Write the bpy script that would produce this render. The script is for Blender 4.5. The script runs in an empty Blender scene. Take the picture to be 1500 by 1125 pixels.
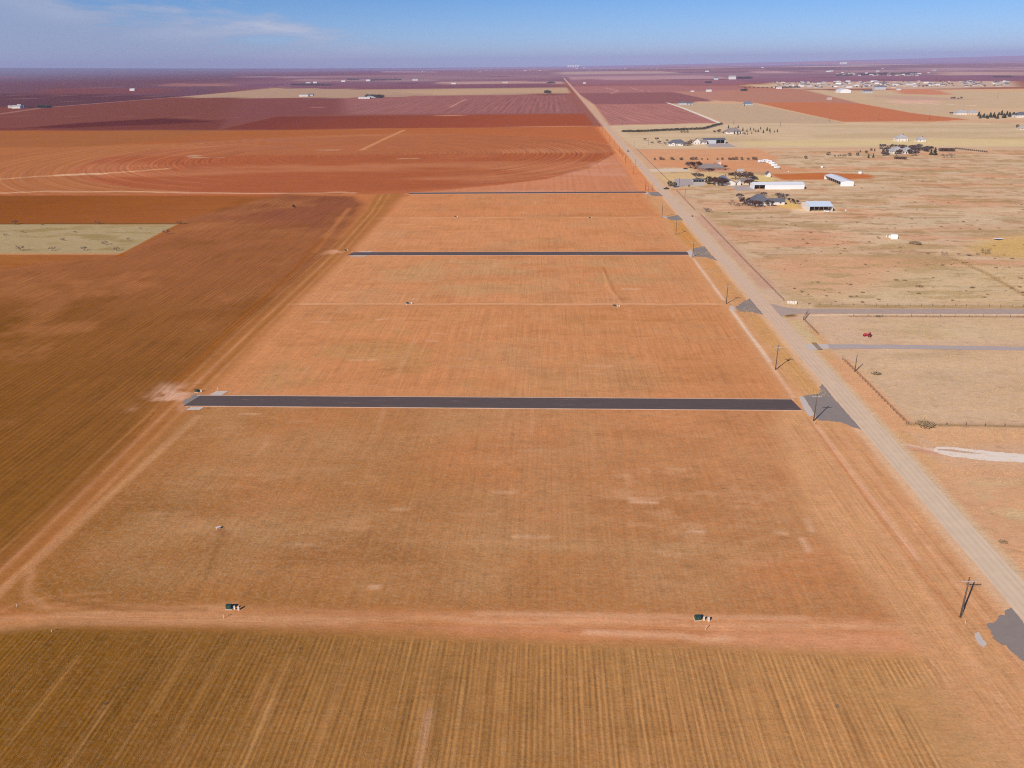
import bpy, math, random
import numpy as np
random.seed(7); RNG=np.random.default_rng(11)
PI=math.pi
# ------------------------------------------------------------------ camera geometry
F=1190.; CH=105.; PT=math.atan(470/F); AZ=math.radians(2.77); RO=0.012
fw=np.array([-math.sin(AZ)*math.cos(PT),math.cos(AZ)*math.cos(PT),-math.sin(PT)])
R0=np.array([math.cos(AZ),math.sin(AZ),0.]); U0=np.cross(R0,fw)
RR=math.cos(RO)*R0-math.sin(RO)*U0; UU=math.cos(RO)*U0+math.sin(RO)*R0
def G(x,y):
    "survey: where a sight line meets the plain"
    d=fw+(x-750)/F*RR-(y-562.5)/F*UU
    t=-CH/min(d[2],-0.0035); return (float(d[0]*t),float(d[1]*t))
def GP(l): return [G(*p) for p in l]
scene=bpy.context.scene; COL=scene.collection
cam=bpy.data.objects.new('camera',bpy.data.cameras.new('camera')); COL.objects.link(cam)
from mathutils import Matrix, Vector
M=Matrix(((RR[0],UU[0],-fw[0]),(RR[1],UU[1],-fw[1]),(RR[2],UU[2],-fw[2]))).to_4x4()
M.translation=Vector((0,0,CH)); cam.matrix_world=M
cam.data.sensor_width=36; cam.data.lens=36*F/1500; cam.data.clip_start=1; cam.data.clip_end=90000
scene.camera=cam
# ------------------------------------------------------------------ light
SUN_EL=math.radians(32); SH=math.radians(35)     # shadows run towards azimuth 35 deg right of +Y
sd=bpy.data.lights.new('sun','SUN'); sd.energy=5.0; sd.angle=math.radians(.53); sd.color=(1,.90,.76)
sun=bpy.data.objects.new('sun',sd); COL.objects.link(sun)
ldir=Vector((math.sin(SH)*math.cos(SUN_EL),math.cos(SH)*math.cos(SUN_EL),-math.sin(SUN_EL)))
sun.rotation_euler=ldir.to_track_quat('-Z','Y').to_euler()
w=bpy.data.worlds.new('World'); scene.world=w; w.use_nodes=True
nt=w.node_tree; nt.nodes.clear(); N=nt.nodes.new; L=nt.links.new
sky=N('ShaderNodeTexSky'); sky.sky_type='NISHITA'; sky.sun_disc=False; sky.sun_elevation=SUN_EL
sky.sun_rotation=PI+SH; sky.altitude=900; sky.air_density=1.0; sky.dust_density=.6; sky.ozone_density=3.5
bg=N('ShaderNodeBackground'); bg.inputs['Strength'].default_value=.105
out=N('ShaderNodeOutputWorld')
tc=N('ShaderNodeTexCoord')
sep=N('ShaderNodeSeparateXYZ'); L(tc.outputs['Generated'],sep.inputs[0])
def wm(op,a,b=None,c=None,clamp=False):
    m=N('ShaderNodeMath'); m.operation=op; m.use_clamp=clamp
    for i,v in enumerate((a,b,c)):
        if v is None: continue
        if isinstance(v,(int,float)): m.inputs[i].default_value=v
        else: L(v,m.inputs[i])
    return m.outputs[0]
# direction on a cloud deck: azimuth (x/y) and elevation (z / horizontal length)
hl=wm('SQRT',wm('ADD',wm('MULTIPLY',sep.outputs[0],sep.outputs[0]),wm('MULTIPLY',sep.outputs[1],sep.outputs[1])))
el=wm('DIVIDE',sep.outputs[2],wm('MAXIMUM',hl,.001)); az=wm('ARCTAN2',sep.outputs[0],sep.outputs[1])
cmb=N('ShaderNodeCombineXYZ'); L(wm('MULTIPLY',az,1.),cmb.inputs[0]); L(wm('MULTIPLY',el,5.5),cmb.inputs[1])
cn=N('ShaderNodeTexNoise'); cn.inputs['Scale'].default_value=8.; cn.inputs['Detail'].default_value=8; cn.inputs['Roughness'].default_value=.58; cn.inputs['Distortion'].default_value=.25; L(cmb.outputs[0],cn.inputs['Vector'])
# bank of thin cloud low in the left part of the sky
top=wm('SUBTRACT',-.17,az)                                     # grows to the left
lim=wm('ADD',wm('MULTIPLY',wm('MAXIMUM',top,0.,),.2),.012)
d1=wm('SUBTRACT',lim,el)
soft=wm('ADD',wm('MULTIPLY',d1,26.),wm('MULTIPLY',wm('SUBTRACT',cn.outputs[0],.5),5.))
m1=wm('MULTIPLY',wm('ADD',soft,.35,clamp=True),wm('MULTIPLY',wm('ADD',top,.06),5.,clamp=True))
edge=wm('MULTIPLY',m1,wm('SUBTRACT',1.,wm('MULTIPLY',wm('ABSOLUTE',d1),22.,clamp=True)))
mx=N('ShaderNodeMix'); mx.data_type='RGBA'; L(wm('MULTIPLY',m1,.8,clamp=True),mx.inputs['Factor'])
tint=N('ShaderNodeMix'); tint.data_type='RGBA'; tint.blend_type='MULTIPLY'; tint.inputs['Factor'].default_value=1
L(sky.outputs[0],tint.inputs['A'])
tn=N('ShaderNodeMix'); tn.data_type='RGBA'; L(wm('MULTIPLY',el,12.,clamp=True),tn.inputs['Factor']); tn.inputs['A'].default_value=(.51,.66,1.1,1); tn.inputs['B'].default_value=(.27,.48,.82,1); L(tn.outputs['Result'],tint.inputs['B'])
L(tint.outputs['Result'],mx.inputs['A']); mx.inputs['B'].default_value=(2.6,3.2,4.8,1)
mx2=N('ShaderNodeMix'); mx2.data_type='RGBA'; L(wm('MULTIPLY',wm('MULTIPLY',edge,wm('MULTIPLY',wm('SUBTRACT',cn.outputs[0],.40),4.,clamp=True)),.6,clamp=True),mx2.inputs['Factor'])
L(mx.outputs['Result'],mx2.inputs['A']); mx2.inputs['B'].default_value=(5.0,5.4,6.6,1)
L(mx2.outputs['Result'],bg.inputs['Color']); L(bg.outputs[0],out.inputs[0])
vs=scene.view_settings; vs.view_transform='Standard'; vs.look='None'; vs.exposure=0.15; vs.gamma=1
scene.render.engine='CYCLES'; scene.cycles.max_bounces=5; scene.cycles.volume_bounces=1; scene.cycles.use_denoising=False; scene.cycles.filter_width=1.05
# ------------------------------------------------------------------ colour helpers
K=np.array([.975,.955,.955]); HZ=np.array([.24,.27,.47]); SIG=5.2e-5
def lin(c):
    c=np.asarray(c,float)/255.; return np.where(c<=.04045,c/12.92,((c+.055)/1.055)**2.4)
# ------------------------------------------------------------------ the ground sheet
def lines(vals):
    o=[vals[0]]
    for v in vals[1:]:
        if v-o[-1]>1e-6:o.append(v)
    return np.array(o)
xs=[0.]
while xs[-1]<24000:
    x=xs[-1]; xs.append(x+(0.8 if x<150 else min(.8+(x-150)*.0045,260)))
xs=np.array(xs); xs=np.concatenate([-xs[:0:-1],xs])
ys=[-3000,-1500,-700,-300,-100,0,40,70,85]
y=90.
while y<26200:
    ys.append(y); y+=max(.8,1.15*y*y/(CH*F)) if y<8000 else 280
ys=np.array(ys)
X,Y=np.meshgrid(xs,ys); NX,NY=len(xs),len(ys); X=X.ravel(); Y=Y.ravel(); NV=len(X)
RD=np.hypot(X,Y)
def ss(t): t=np.clip(t,0,1); return t*t*(3-2*t)
Z=150*ss((Y-9000)/17000.)*np.clip((np.abs(X+1500)-1500)/14000.,0,1.3)**1.5
OBS=np.zeros((NV,3)); RU=np.zeros(NV); RV=np.zeros(NV); RK=np.zeros(NV); GK=np.zeros(NV)
OBS[:]=lin((196,128,84)); RU[:]=X; RV[:]=Y
# lattice value noise in world metres
def vnoise(x,y,seed):
    xi=np.floor(x).astype(np.int64); yi=np.floor(y).astype(np.int64); fx=x-xi; fy=y-yi
    def h(a,b):
        n=(a*374761393+b*668265263+seed*1442695041)&0xffffffff
        n=((n^(n>>13))*1274126177)&0xffffffff
        return ((n^(n>>16))&0xffff)/65535.
    fx=fx*fx*(3-2*fx); fy=fy*fy*(3-2*fy)
    return (h(xi,yi)*(1-fx)+h(xi+1,yi)*fx)*(1-fy)+(h(xi,yi+1)*(1-fx)+h(xi+1,yi+1)*fx)*fy
def fbm(x,y,s,seed=1,o=4):
    r=0;a=.5;t=0
    for k in range(o):
        r=r+a*vnoise(x/s,y/s,seed+k*17); t+=a; a*=.55; s/=2.1
    return r/t
WOB=(fbm(X,Y,60,5)-.5)*2
GRIDS=np.maximum(.8,1.0*RD*RD/(CH*F))   # footprint
def sdf(poly,idx):
    px=X[idx]; py=Y[idx]; n=len(poly); ins=np.zeros(len(idx),bool); dm=np.full(len(idx),1e12)
    for i in range(n):
        x1,y1=poly[i]; x2,y2=poly[(i+1)%n]; dx,dy=x2-x1,y2-y1
        t=np.clip(((px-x1)*dx+(py-y1)*dy)/max(dx*dx+dy*dy,1e-9),0,1)
        dm=np.minimum(dm,(px-x1-t*dx)**2+(py-y1-t*dy)**2)
        c=(y1>py)!=(y2>py)
        if dy!=0: ins^=c&(px<(py-y1)/dy*dx+x1)
    d=np.sqrt(dm); return np.where(ins,d,-d)
def fill(poly,c=None,f=1.5,wob=0.,a=1.,rows=None,rk=None,gk=None,grad=None):
    """paint a patch of soil; c observed colour, f feather (m), wob edge wobble (m), rows: 'x','y',(cx,cy) or angle; grad=(x0,y0,c0,x1,y1,c1)"""
    P=np.array(poly); m=f*3+wob+30
    idx=np.nonzero((X>P[:,0].min()-m)&(X<P[:,0].max()+m)&(Y>P[:,1].min()-m)&(Y<P[:,1].max()+m))[0]
    if not len(idx): return
    d=sdf(poly,idx)+wob*WOB[idx]; ff=np.maximum(f,.0006*RD[idx])
    k=ss(d/ff*.5+.5)
    if c is not None or grad is not None:
        if grad is not None:
            x0,y0,c0,x1,y1,c1=grad; dx,dy=x1-x0,y1-y0
            t=np.clip(((X[idx]-x0)*dx+(Y[idx]-y0)*dy)/(dx*dx+dy*dy),0,1)[:,None]
            cc=lin(c0)*(1-t)+lin(c1)*t
        else: cc=lin(c)[None,:]
        OBS[idx]+=(cc-OBS[idx])*(k*a)[:,None]
    hk=k>.5
    if rk is not None:
        RK[idx]+=(rk-RK[idx])*ss((d-ff*.2)/ff)
        if rk==0: RK[idx]=np.where(hk,0,RK[idx])
    if gk is not None: GK[idx]+=(gk-GK[idx])*k
    if rows is not None:
        j=idx[hk]
        kind,per=rows
        if kind=='x': RU[j]=X[j]/per; RV[j]=Y[j]/per
        elif kind=='y': RU[j]=Y[j]/per; RV[j]=X[j]/per
        elif isinstance(kind,tuple):
            r=np.hypot(X[j]-kind[0],Y[j]-kind[1]); RU[j]=r/per; RV[j]=np.arctan2(X[j]-kind[0],Y[j]-kind[1])*kind[2]/per
        else:
            cs,sn=math.cos(kind),math.sin(kind); RU[j]=(X[j]*cs+Y[j]*sn)/per; RV[j]=(-X[j]*sn+Y[j]*cs)/per
def stroke(pts,wd,c,f=None,a=1.,wob=0.,gk=None,rk=None,brk=0.,seed=3):
    """a track: polyline of world points, width in m; brk breaks it up"""
    P=np.array(pts); m=wd*2+10
    idx=np.nonzero((X>P[:,0].min()-m)&(X<P[:,0].max()+m)&(Y>P[:,1].min()-m)&(Y<P[:,1].max()+m))[0]
    if not len(idx): return
    px=X[idx]; py=Y[idx]; dm=np.full(len(idx),1e12)
    for (x1,y1),(x2,y2) in zip(pts[:-1],pts[1:]):
        dx,dy=x2-x1,y2-y1; t=np.clip(((px-x1)*dx+(py-y1)*dy)/max(dx*dx+dy*dy,1e-9),0,1)
        dm=np.minimum(dm,(px-x1-t*dx)**2+(py-y1-t*dy)**2)
    d=wd/2-np.sqrt(dm)+wob*WOB[idx]; ff=f if f else max(.8,wd*.35)
    ff=np.maximum(ff,.0006*RD[idx]); k=ss(d/ff*.5+.5)*a
    if brk: k=k*np.clip(1-brk+brk*2.4*(fbm(px,py,14,seed)-.25),0,1)
    OBS[idx]+=(lin(c)-OBS[idx])*k[:,None]
    if gk is not None: GK[idx]+=(gk-GK[idx])*k
    if rk is not None: RK[idx]*=1-k*(1-rk)
def rect(x0,x1,y0,y1): return [(x0,y0),(x1,y0),(x1,y1),(x0,y1)]
def blotch(poly,c,thr,s,seed,a=1.,soft=.12,sx=1.,gk=None):
    "irregular patches of another soil or dead grass inside a polygon"
    P=np.array(poly)
    idx=np.nonzero((X>P[:,0].min())&(X<P[:,0].max())&(Y>P[:,1].min())&(Y<P[:,1].max()))[0]
    d=sdf(poly,idx); n=fbm(X[idx]/sx,Y[idx],s,seed,5)
    k=np.clip((n-thr)/soft,0,1)*a*ss(d/12.)
    OBS[idx]+=(lin(c)-OBS[idx])*k[:,None]
    if gk is not None: GK[idx]+=(gk-GK[idx])*k

# ---- far plain: patchwork of fields
far=Y>1500
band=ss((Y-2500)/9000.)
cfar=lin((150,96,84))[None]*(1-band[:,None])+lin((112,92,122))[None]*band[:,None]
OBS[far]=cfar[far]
rt=(X>100)&(Y<3200)&(Y>-4000); OBS[rt]=lin((206,166,130)); GK[rt]=.5
cells={}
pal=[(96,66,92),(120,78,100),(108,72,94),(88,64,92),(150,112,122),(128,84,98),(112,82,112),(100,74,104),(176,148,140),(118,92,126)]
PW,PD=1250.,1600.
for gx in range(-20,20):
    for gy in range(3,17):
        sx=PW*(1 if random.random()<.6 else .55); x0=gx*PW; y0=gy*PD
        if y0<4800: continue
        c=random.choice(pal) if gx>-3 else random.choice(pal[:4]+pal[5:8]+pal[:1])
        if gy>9: c=tuple(int(v*.6+q*.4) for v,q in zip(c,(132,122,154)))  # farthest fields: haze tint mixed into the field colour
        yy=y0+random.uniform(-200,200); dd=PD*random.choice((.35,.6,1,1))
        fill(rect(x0,x0+PW+20,yy,yy+dd),c,f=30,rk=0)
def fp(l,c,**k): fill(GP(l),c,**k)
# left, far
fp([(-300,104),(350,105),(350,150),(-300,190)],(108,78,94),f=150)
fp([(-200,138),(120,137),(270,141),(60,158),(-200,185)],(96,64,76),f=50)
fp([(60,130),(250,129),(250,137),(60,138)],(120,76,84),f=60)
fp([(250,122),(352,123),(352,126.5),(230,126)],(150,104,104),f=20)
fp([(340,100.5),(820,103),(820,131),(340,131)],(116,80,102),f=80,a=.8)
fp([(430,116.5),(560,116),(640,117),(640,119),(430,119)],(150,118,122),f=40)
fp([(640,119.5),(825,119),(826,122.5),(640,123)],(178,142,134),f=20)
fp([(350,112),(520,112),(520,113.3),(350,113.3)],(152,128,140),f=60)
fp([(560,104.5),(640,105),(640,106),(560,106)],(160,140,150),f=60)
for (xa,ya,xb,yb,c) in [(0,104.5,130,104.8,(120,112,128)),(60,108,330,108,(118,92,112)),(220,114.3,430,114.5,(150,116,128)),(60,120,205,121,(132,98,104)),(20,139.5,270,141.5,(132,96,98)),(250,125,352,125.5,(170,128,118))]:
    stroke(GP([(xa,ya),(xb,yb)]),28,c,a=.7)
# maroon belt between farms and pivot
fp([(-300,150),(60,158),(250,143),(500,143),(640,140),(837,137),(858,168),(870,186),(-300,200)],None,grad=(-900,1900,(124,74,70),80,1900,(144,90,82)),rows=('x',9.),rk=.25,f=8)
fp([(490,143),(640,140),(836,138),(855,166),(500,168)],(150,100,98),rows=('x',14.),rk=.9,f=40)
fp([(350,143),(500,143),(500,167),(405,170),(330,182)],(128,78,78),f=40,rows=('x',9.),rk=.2)
fp([(-100,186),(20,188),(120,182),(235,173),(330,176),(320,190),(-100,190)],(118,66,62),f=8)
fp([(40,187),(120,180),(240,173),(320,178),(220,183),(100,187)],(96,52,54),f=10)
fp([(322,190),(405,171),(700,168),(856,167),(871,184),(440,190)],None,grad=(-560,1600,(122,64,58),-60,1600,(156,82,60)),rows=('y',9.),rk=.2,f=4)
stroke(GP([(590,170.3),(700,168.5),(856,167)]),7,(196,134,110))
stroke(GP([(325,191),(440,190.5),(600,188),(871,184.5)]),8,(192,128,96))
stroke(GP([(330,142),(470,157),(600,157)]),1,(150,98,92),a=0)
stroke(GP([(350,157.5),(660,157)]),6,(160,106,100)); stroke(GP([(660,157),(682,145)]),9,(176,124,116))
stroke(GP([(-100,176),(20,170),(350,172)]),8,(140,92,84),a=.7)
fp([(350,134),(400,129),(540,131),(830,128),(836,137),(640,140),(500,143.5),(290,143.5),(265,142)],(172,142,120),f=8,gk=.3,rk=0)
fp([(560,133),(830,129),(834,135.5),(640,138.5)],(184,152,124),f=10,gk=.3)
stroke(GP([(-250,196),(0,167),(60,158),(250,143),(350,134),(425,125)]),12,(170,128,118))
stroke(GP([(0,139),(250,139)]),9,(126,88,92),a=.6)
# ---- pivot block
fp([(-400,192),(330,191),(871,185),(905,222),(946,284),(560,288),(-500,288)],None,grad=(-700,1300,(164,98,58),0,900,(184,106,70)),f=6,rows=('y',6.),rk=.3)
cx,cy=G(497,226); cy=1047.; RP=328.
cx=-232.
ang=np.linspace(0,2*PI,60,endpoint=False)
fp([(-400,192),(90,196),(200,192),(330,191),(150,215),(60,240),(0,262),(-400,300)],(160,100,62),f=25)
fill([(-1500,730),(-300,722),(-200,719),(-232,1047),(-300,1374),(-420,1330),(-520,1240),(-700,1180),(-1500,1200)],(172,108,68),f=6,rows=((cx,cy,300.),6.6),rk=.55)
fill([(cx+RP*math.cos(a),cy+RP*math.sin(a)) for a in ang],(172,104,70),f=3,wob=1.5,rows=((cx,cy,300.),6.2),rk=.35)
# darker southern half, lighter northern
fill([(cx+RP*math.cos(a),cy+RP*math.sin(a)) for a in np.linspace(PI,2*PI,40)],(166,92,60),f=16,a=.9)
blotch([(cx+RP*math.cos(a),cy+RP*math.sin(a)) for a in ang],(196,132,94),.52,90,31,a=.45,soft=.2,sx=3)
RKI=np.nonzero((np.hypot(X-cx,Y-cy)<RP)&(Y>cy-90))[0]; RK[RKI]=.65
RKI=np.nonzero((np.hypot(X-cx,Y-cy)<RP)&(np.abs(X-cx)>170))[0]; RK[RKI]=1.0
for r_,c_ in ((RP+2,(204,142,104)),(RP-26,(190,122,82)),(RP-52,(196,130,90)),(RP-78,(190,122,82))):
    stroke([(cx+r_*math.cos(a),cy+r_*math.sin(a)) for a in np.linspace(-.7,.6,30)],4,c_,a=.4,brk=.3); stroke([(cx+r_*math.cos(a),cy+r_*math.sin(a)) for a in np.linspace(2.3,4.4,40)],4,c_,a=.4,brk=.3)
for k_ in range(1,7): stroke([(cx+(RP+k_*17)*math.cos(a),cy+(RP+k_*17)*math.sin(a)) for a in np.linspace(2.7,4.3,40)],3.5,(200,144,106),a=.3,brk=.35,seed=k_)
stroke(GP([(-100,266),(0,262.5),(60,258),(110,256.5),(190,251.5),(245,247)]),9,(206,156,116),brk=.4,f=3)
stroke(GP([(88,256.5),(120,255),(150,254.5)]),12,(214,170,134),f=3)
stroke(GP([(-100,287),(60,280.5),(220,281),(300,282.8),(420,283.3),(470,282.5),(500,281.5),(520,283.2)]),5,(222,172,136),brk=.3,f=1.5)
stroke(GP([(530,219.5),(562,204),(592,190.5)]),7,(198,136,94),f=2.5)
for q in [(290,231,14,3.),(284,228.5,8,3),(598,232,22,2.2),(480,219.5,30,2.),(318,230,24,1.5)]:
    a_=G(q[0]-q[2]/2,q[1]); b_=G(q[0]+q[2]/2,q[1]); stroke([a_,b_],q[3]*3,(204,172,140),brk=.55,f=4)
blotch(GP([(250,195),(520,193),(560,215),(300,222)]),(158,106,90),.48,60,8,a=.6,sx=3)
fp([(560,286),(640,279.5),(730,271),(800,262),(860,247),(906,222),(946,284)],(198,130,94),f=2.5,rows=('x',6.),rk=.25)
blotch(GP([(560,286),(640,279),(800,262),(906,222),(946,284)]),(204,146,120),.5,26,9,a=.6,sx=4)
fp([(895,196),(930,235),(955,275),(946,284),(906,222),(871,185)],(196,110,62),f=5)
# ---- left lower fields
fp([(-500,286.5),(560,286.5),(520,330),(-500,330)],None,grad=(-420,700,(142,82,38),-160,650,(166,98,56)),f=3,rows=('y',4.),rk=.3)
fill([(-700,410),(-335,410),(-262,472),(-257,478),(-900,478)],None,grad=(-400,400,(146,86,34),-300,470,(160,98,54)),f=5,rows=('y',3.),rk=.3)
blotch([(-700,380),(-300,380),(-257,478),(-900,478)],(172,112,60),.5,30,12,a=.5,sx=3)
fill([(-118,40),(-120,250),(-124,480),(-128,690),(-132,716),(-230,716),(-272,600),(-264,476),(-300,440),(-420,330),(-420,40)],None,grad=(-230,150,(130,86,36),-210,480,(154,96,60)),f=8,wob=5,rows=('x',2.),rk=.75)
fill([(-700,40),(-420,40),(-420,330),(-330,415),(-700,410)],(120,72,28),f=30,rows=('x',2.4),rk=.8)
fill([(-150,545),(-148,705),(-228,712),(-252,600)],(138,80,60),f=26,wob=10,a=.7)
fill([(-290,60),(-160,60),(-190,330),(-420,420),(-420,120)],(122,78,26),f=60,wob=12,a=.5)  # brown field darkened at lower left: broad shade painted into the soil colour
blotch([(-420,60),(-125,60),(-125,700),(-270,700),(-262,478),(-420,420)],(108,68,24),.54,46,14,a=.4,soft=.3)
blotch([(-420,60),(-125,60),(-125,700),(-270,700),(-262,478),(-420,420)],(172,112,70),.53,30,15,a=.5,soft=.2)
fill([(-620,480),(-258,478),(-266,574),(-620,577)],(172,150,110),f=2,wob=1.,rk=0,gk=1.)
blotch([(-620,480),(-258,478),(-266,574),(-620,577)],(142,120,70),.55,9,16,a=.7,sx=3)
stroke([(-620,579),(-262,576.5)],2.5,(96,78,38),brk=.4); stroke([(-620,477),(-259,475.5)],2.2,(206,150,104),brk=.3)
stroke([(-258,470),(-266,575)],3.,(158,86,30),brk=.2)
fill([(-225,716),(-150,716),(-132,712),(-128,600),(-126,520),(-136,520),(-150,660),(-170,705)],(190,118,72),f=6,wob=3,rk=0)
# ---- the lots between the new streets
def lot(y0,y1,c,**k): fill(rect(-121,81,y0,y1),c,f=3.5,wob=1.,rk=-.55,rows=('x',1.3),gk=.35,**k)
lot(593,715,(204,134,88)); lot(481,597,(206,140,94)); lot(366,471,(204,140,94)); lot(252,366,(202,136,88)); 
fill(rect(-121,86,137,245),None,grad=(-100,140,(154,102,50),30,250,(194,132,86)),f=3.5,wob=1.,rk=-.4,rows=('x',1.3),gk=.6)  # darker left end: lens vignette painted into the lot colour
lotall=rect(-119,80,137,715)
blotch(lotall,(186,142,98),.50,30,21,a=.4,soft=.25,gk=.9); blotch(lotall,(178,120,74),.52,14,96,a=.35,soft=.25,sx=2.); blotch(lotall,(208,132,84),.52,26,22,a=.3,soft=.3)
blotch(rect(-110,70,150,186),(188,142,96),.50,9,23,a=.45,soft=.25,sx=5,gk=1.); blotch(rect(-100,20,196,222),(184,134,90),.52,10,29,a=.3,sx=4,gk=1.)
blotch(rect(-100,60,160,205),(158,100,56),.53,15,24,a=.35,soft=.25,sx=4); blotch(rect(-118,-20,138,200),(140,88,42),.47,16,25,a=.45,soft=.25,sx=3)
blotch(rect(-100,70,372,466),(190,146,98),.48,18,26,a=.55,sx=2,gk=1.); blotch(rect(0,60,330,352),(178,118,66),.46,14,27,a=.5,sx=2)
blotch(rect(-110,-20,256,360),(184,134,80),.5,20,28,a=.5,gk=1.)
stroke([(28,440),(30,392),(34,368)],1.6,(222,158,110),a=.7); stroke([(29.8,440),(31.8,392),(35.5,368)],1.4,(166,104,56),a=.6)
stroke([(36,362),(38,300),(40,262)],2.5,(214,150,104),a=.3,brk=.4)
for i in range(30):
    x_=random.uniform(-110,75); y_=random.choice((random.uniform(145,235),random.uniform(258,355),random.uniform(372,460))); l_=random.uniform(12,60)
    stroke([(x_,y_),(x_+random.uniform(-1.5,1.5),y_+l_*.5),(x_+random.uniform(-1,1),min(y_+l_,242 if y_<243 else 362 if y_<366 else 468))],random.uniform(.9,2.),random.choice(((216,158,112),(168,112,66),(220,168,128))),a=.3,brk=.6,seed=i)
for i in range(60):
    x_=random.uniform(-112,76); y_=random.choice((random.uniform(145,240),random.uniform(258,355),random.uniform(372,460),random.uniform(485,705))); l_=random.uniform(2,9)
    stroke([(x_,y_),(x_+l_,y_+random.uniform(-.4,.4))],random.uniform(.8,1.8),random.choice(((222,176,138),(160,106,62),(226,186,152))),a=random.uniform(.25,.55),brk=.3,seed=i)
blotch(rect(10,66,150,215),(220,172,132),.56,3.2,91,a=.28,soft=.15,sx=2.2); blotch(rect(-118,80,140,470),(208,158,116),.60,4,92,a=.18,soft=.15,sx=4)
blotch(rect(-118,80,140,715),(168,108,62),.57,9,93,a=.35,soft=.2,sx=3)
for q in ((1182,760,1190,778),(1175,790,1184,806),(1232,770,1240,800),(1140,780,1150,782),(1010,778,1030,779),(925,735,960,736),(545,859,552,860),(553,468,566,467)):
    stroke(GP([(q[0],q[1]),(q[2],q[3])]),1.2,(226,182,148),a=.7,brk=.2)
# dirt tracks across the lots
for yy,x0,x1,wd in ((133.8,-102,86,6.),(366,-124,84,6.5),(596,-128,84,5.)):
    pts=[(x0+(x1-x0)*i/14,yy+random.uniform(-.8,.8)) for i in range(15)]
    fill([(x0,yy-wd/2),(x1,yy-wd/2),(x1,yy+wd/2),(x0,yy+wd/2)],(196,136,90),f=3.,wob=1.6,gk=0,rk=-.6,a=.8,rows=('y',.9))
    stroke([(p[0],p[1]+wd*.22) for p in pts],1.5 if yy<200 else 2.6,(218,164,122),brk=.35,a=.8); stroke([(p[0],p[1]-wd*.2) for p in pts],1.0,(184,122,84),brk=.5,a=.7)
fill([(-112,124),(-70,123),(-20,124),(-20,138),(-64,138),(-112,141)],(164,110,60),f=5,wob=2,a=.4)
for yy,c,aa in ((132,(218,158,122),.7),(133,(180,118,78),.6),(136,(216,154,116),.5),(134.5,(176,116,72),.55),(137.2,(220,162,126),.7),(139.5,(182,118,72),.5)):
    stroke([(-100+i*13,yy+random.uniform(-.7,.7)) for i in range(15)],.9,c,brk=.6,a=aa*.4,seed=int(yy*7))
fill([(34,133.5),(60,133),(78,134),(84,131),(84,126),(30,125)],(212,152,112),f=3,wob=1.5,a=.6)
# strip along the street ends on the left, with ruts
fill([(-134,40),(-118,40),(-114,130),(-118,250),(-121,480),(-128,716),(-150,716),(-133,480),(-132,260),(-124,205),(-124,150)],(168,110,62),f=6,wob=3,rk=-.6,gk=0,rows=('x',1.1))
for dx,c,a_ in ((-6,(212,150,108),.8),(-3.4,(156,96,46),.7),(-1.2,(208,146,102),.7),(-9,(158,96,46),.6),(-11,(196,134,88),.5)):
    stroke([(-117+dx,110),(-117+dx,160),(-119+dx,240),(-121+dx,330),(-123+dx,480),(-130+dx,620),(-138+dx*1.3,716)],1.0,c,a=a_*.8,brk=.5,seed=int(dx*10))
stroke([(-142,480),(-150,560),(-158,640)],3.5,(196,128,78),a=.4)
stroke([(-133,262),(-137,330),(-140,420),(-147,520)],3.2,(150,88,38),a=.6)
for i in range(5):        # turning loops where the tracks meet
    a0=random.uniform(-.2,.3); r_=8+2.2*i
    stroke([(-92+r_*1.5*math.cos(t),134+r_*.55*math.sin(t)) for t in np.linspace(PI*.5+a0,PI*1.5,12)],.8,(206,146,102) if i%2 else (158,104,54),a=.35)
stroke([(-128,112),(-121,122),(-110,129),(-92,132.5),(-60,133.5),(-40,134)],2.6,(206,152,110),a=.6,wob=.5)
stroke([(-116,150),(-112,141),(-104,136),(-84,134)],1.6,(204,148,104),a=.45)
stroke(GP([(-60,912),(0,908),(40,905),(150,899),(260,893),(340,888)]),2.2,(206,150,106),a=.6,brk=.3)
stroke(GP([(-60,918),(0,914),(60,911),(180,904),(300,899)]),1.,(196,138,92),a=.5,brk=.4)
stroke(GP([(-40,905),(5,862),(60,815),(150,735),(290,610)]),2.6,(206,152,108),a=.55,brk=.25)
stroke(GP([(60,850),(90,880),(180,893),(300,893)]),1.1,(130,84,34),a=.6,brk=.3); stroke(GP([(12,868),(20,890),(60,897),(140,892)]),1.,(148,98,48),a=.6); stroke(GP([(30,838),(22,862),(30,886)]),.9,(150,98,46),a=.5)
stroke(GP([(700,899),(860,901),(1000,903),(1180,906)]),1.6,(216,166,128),a=.6,brk=.3); stroke(GP([(860,926),(1000,932),(1030,938),(1066,935)]),1.6,(222,172,134),a=.7,brk=.2)
# pale end of the first street and drag marks
blotch(rect(-142,-116,236,268),(214,168,140),.44,9,33,a=.8,soft=.15)
blotch(rect(-140,-112,470,500),(220,164,128),.45,12,34,a=.8)
# ---- foreground ploughed field
fill([(-300,30),(200,30),(130,124),(84,127.5),(40,128.5),(0,129.6),(-30,130.6),(-60,130.9),(-100,130.2),(-124,126),(-300,60)],None,grad=(-90,100,(134,90,34),70,112,(188,136,86)),f=2.4,wob=1.3,rk=1.,rows=('x',1.02),gk=.25)  # gradient puts the left-hand shade into the soil colour
fill([(-95,60),(-60,60),(-50,124),(-96,124)],(118,76,24),f=20,wob=6,a=.5)  # deeper shade painted onto the left part of the field
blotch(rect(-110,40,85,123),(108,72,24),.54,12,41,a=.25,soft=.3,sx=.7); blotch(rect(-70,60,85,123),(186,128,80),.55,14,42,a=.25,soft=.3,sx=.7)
fill([(56,30),(62,90),(60,110),(52,120),(84,124),(200,124),(200,30)],None,grad=(55,100,(182,134,82),95,100,(212,160,118)),f=4,wob=3,rk=.06,a=.9)
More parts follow.
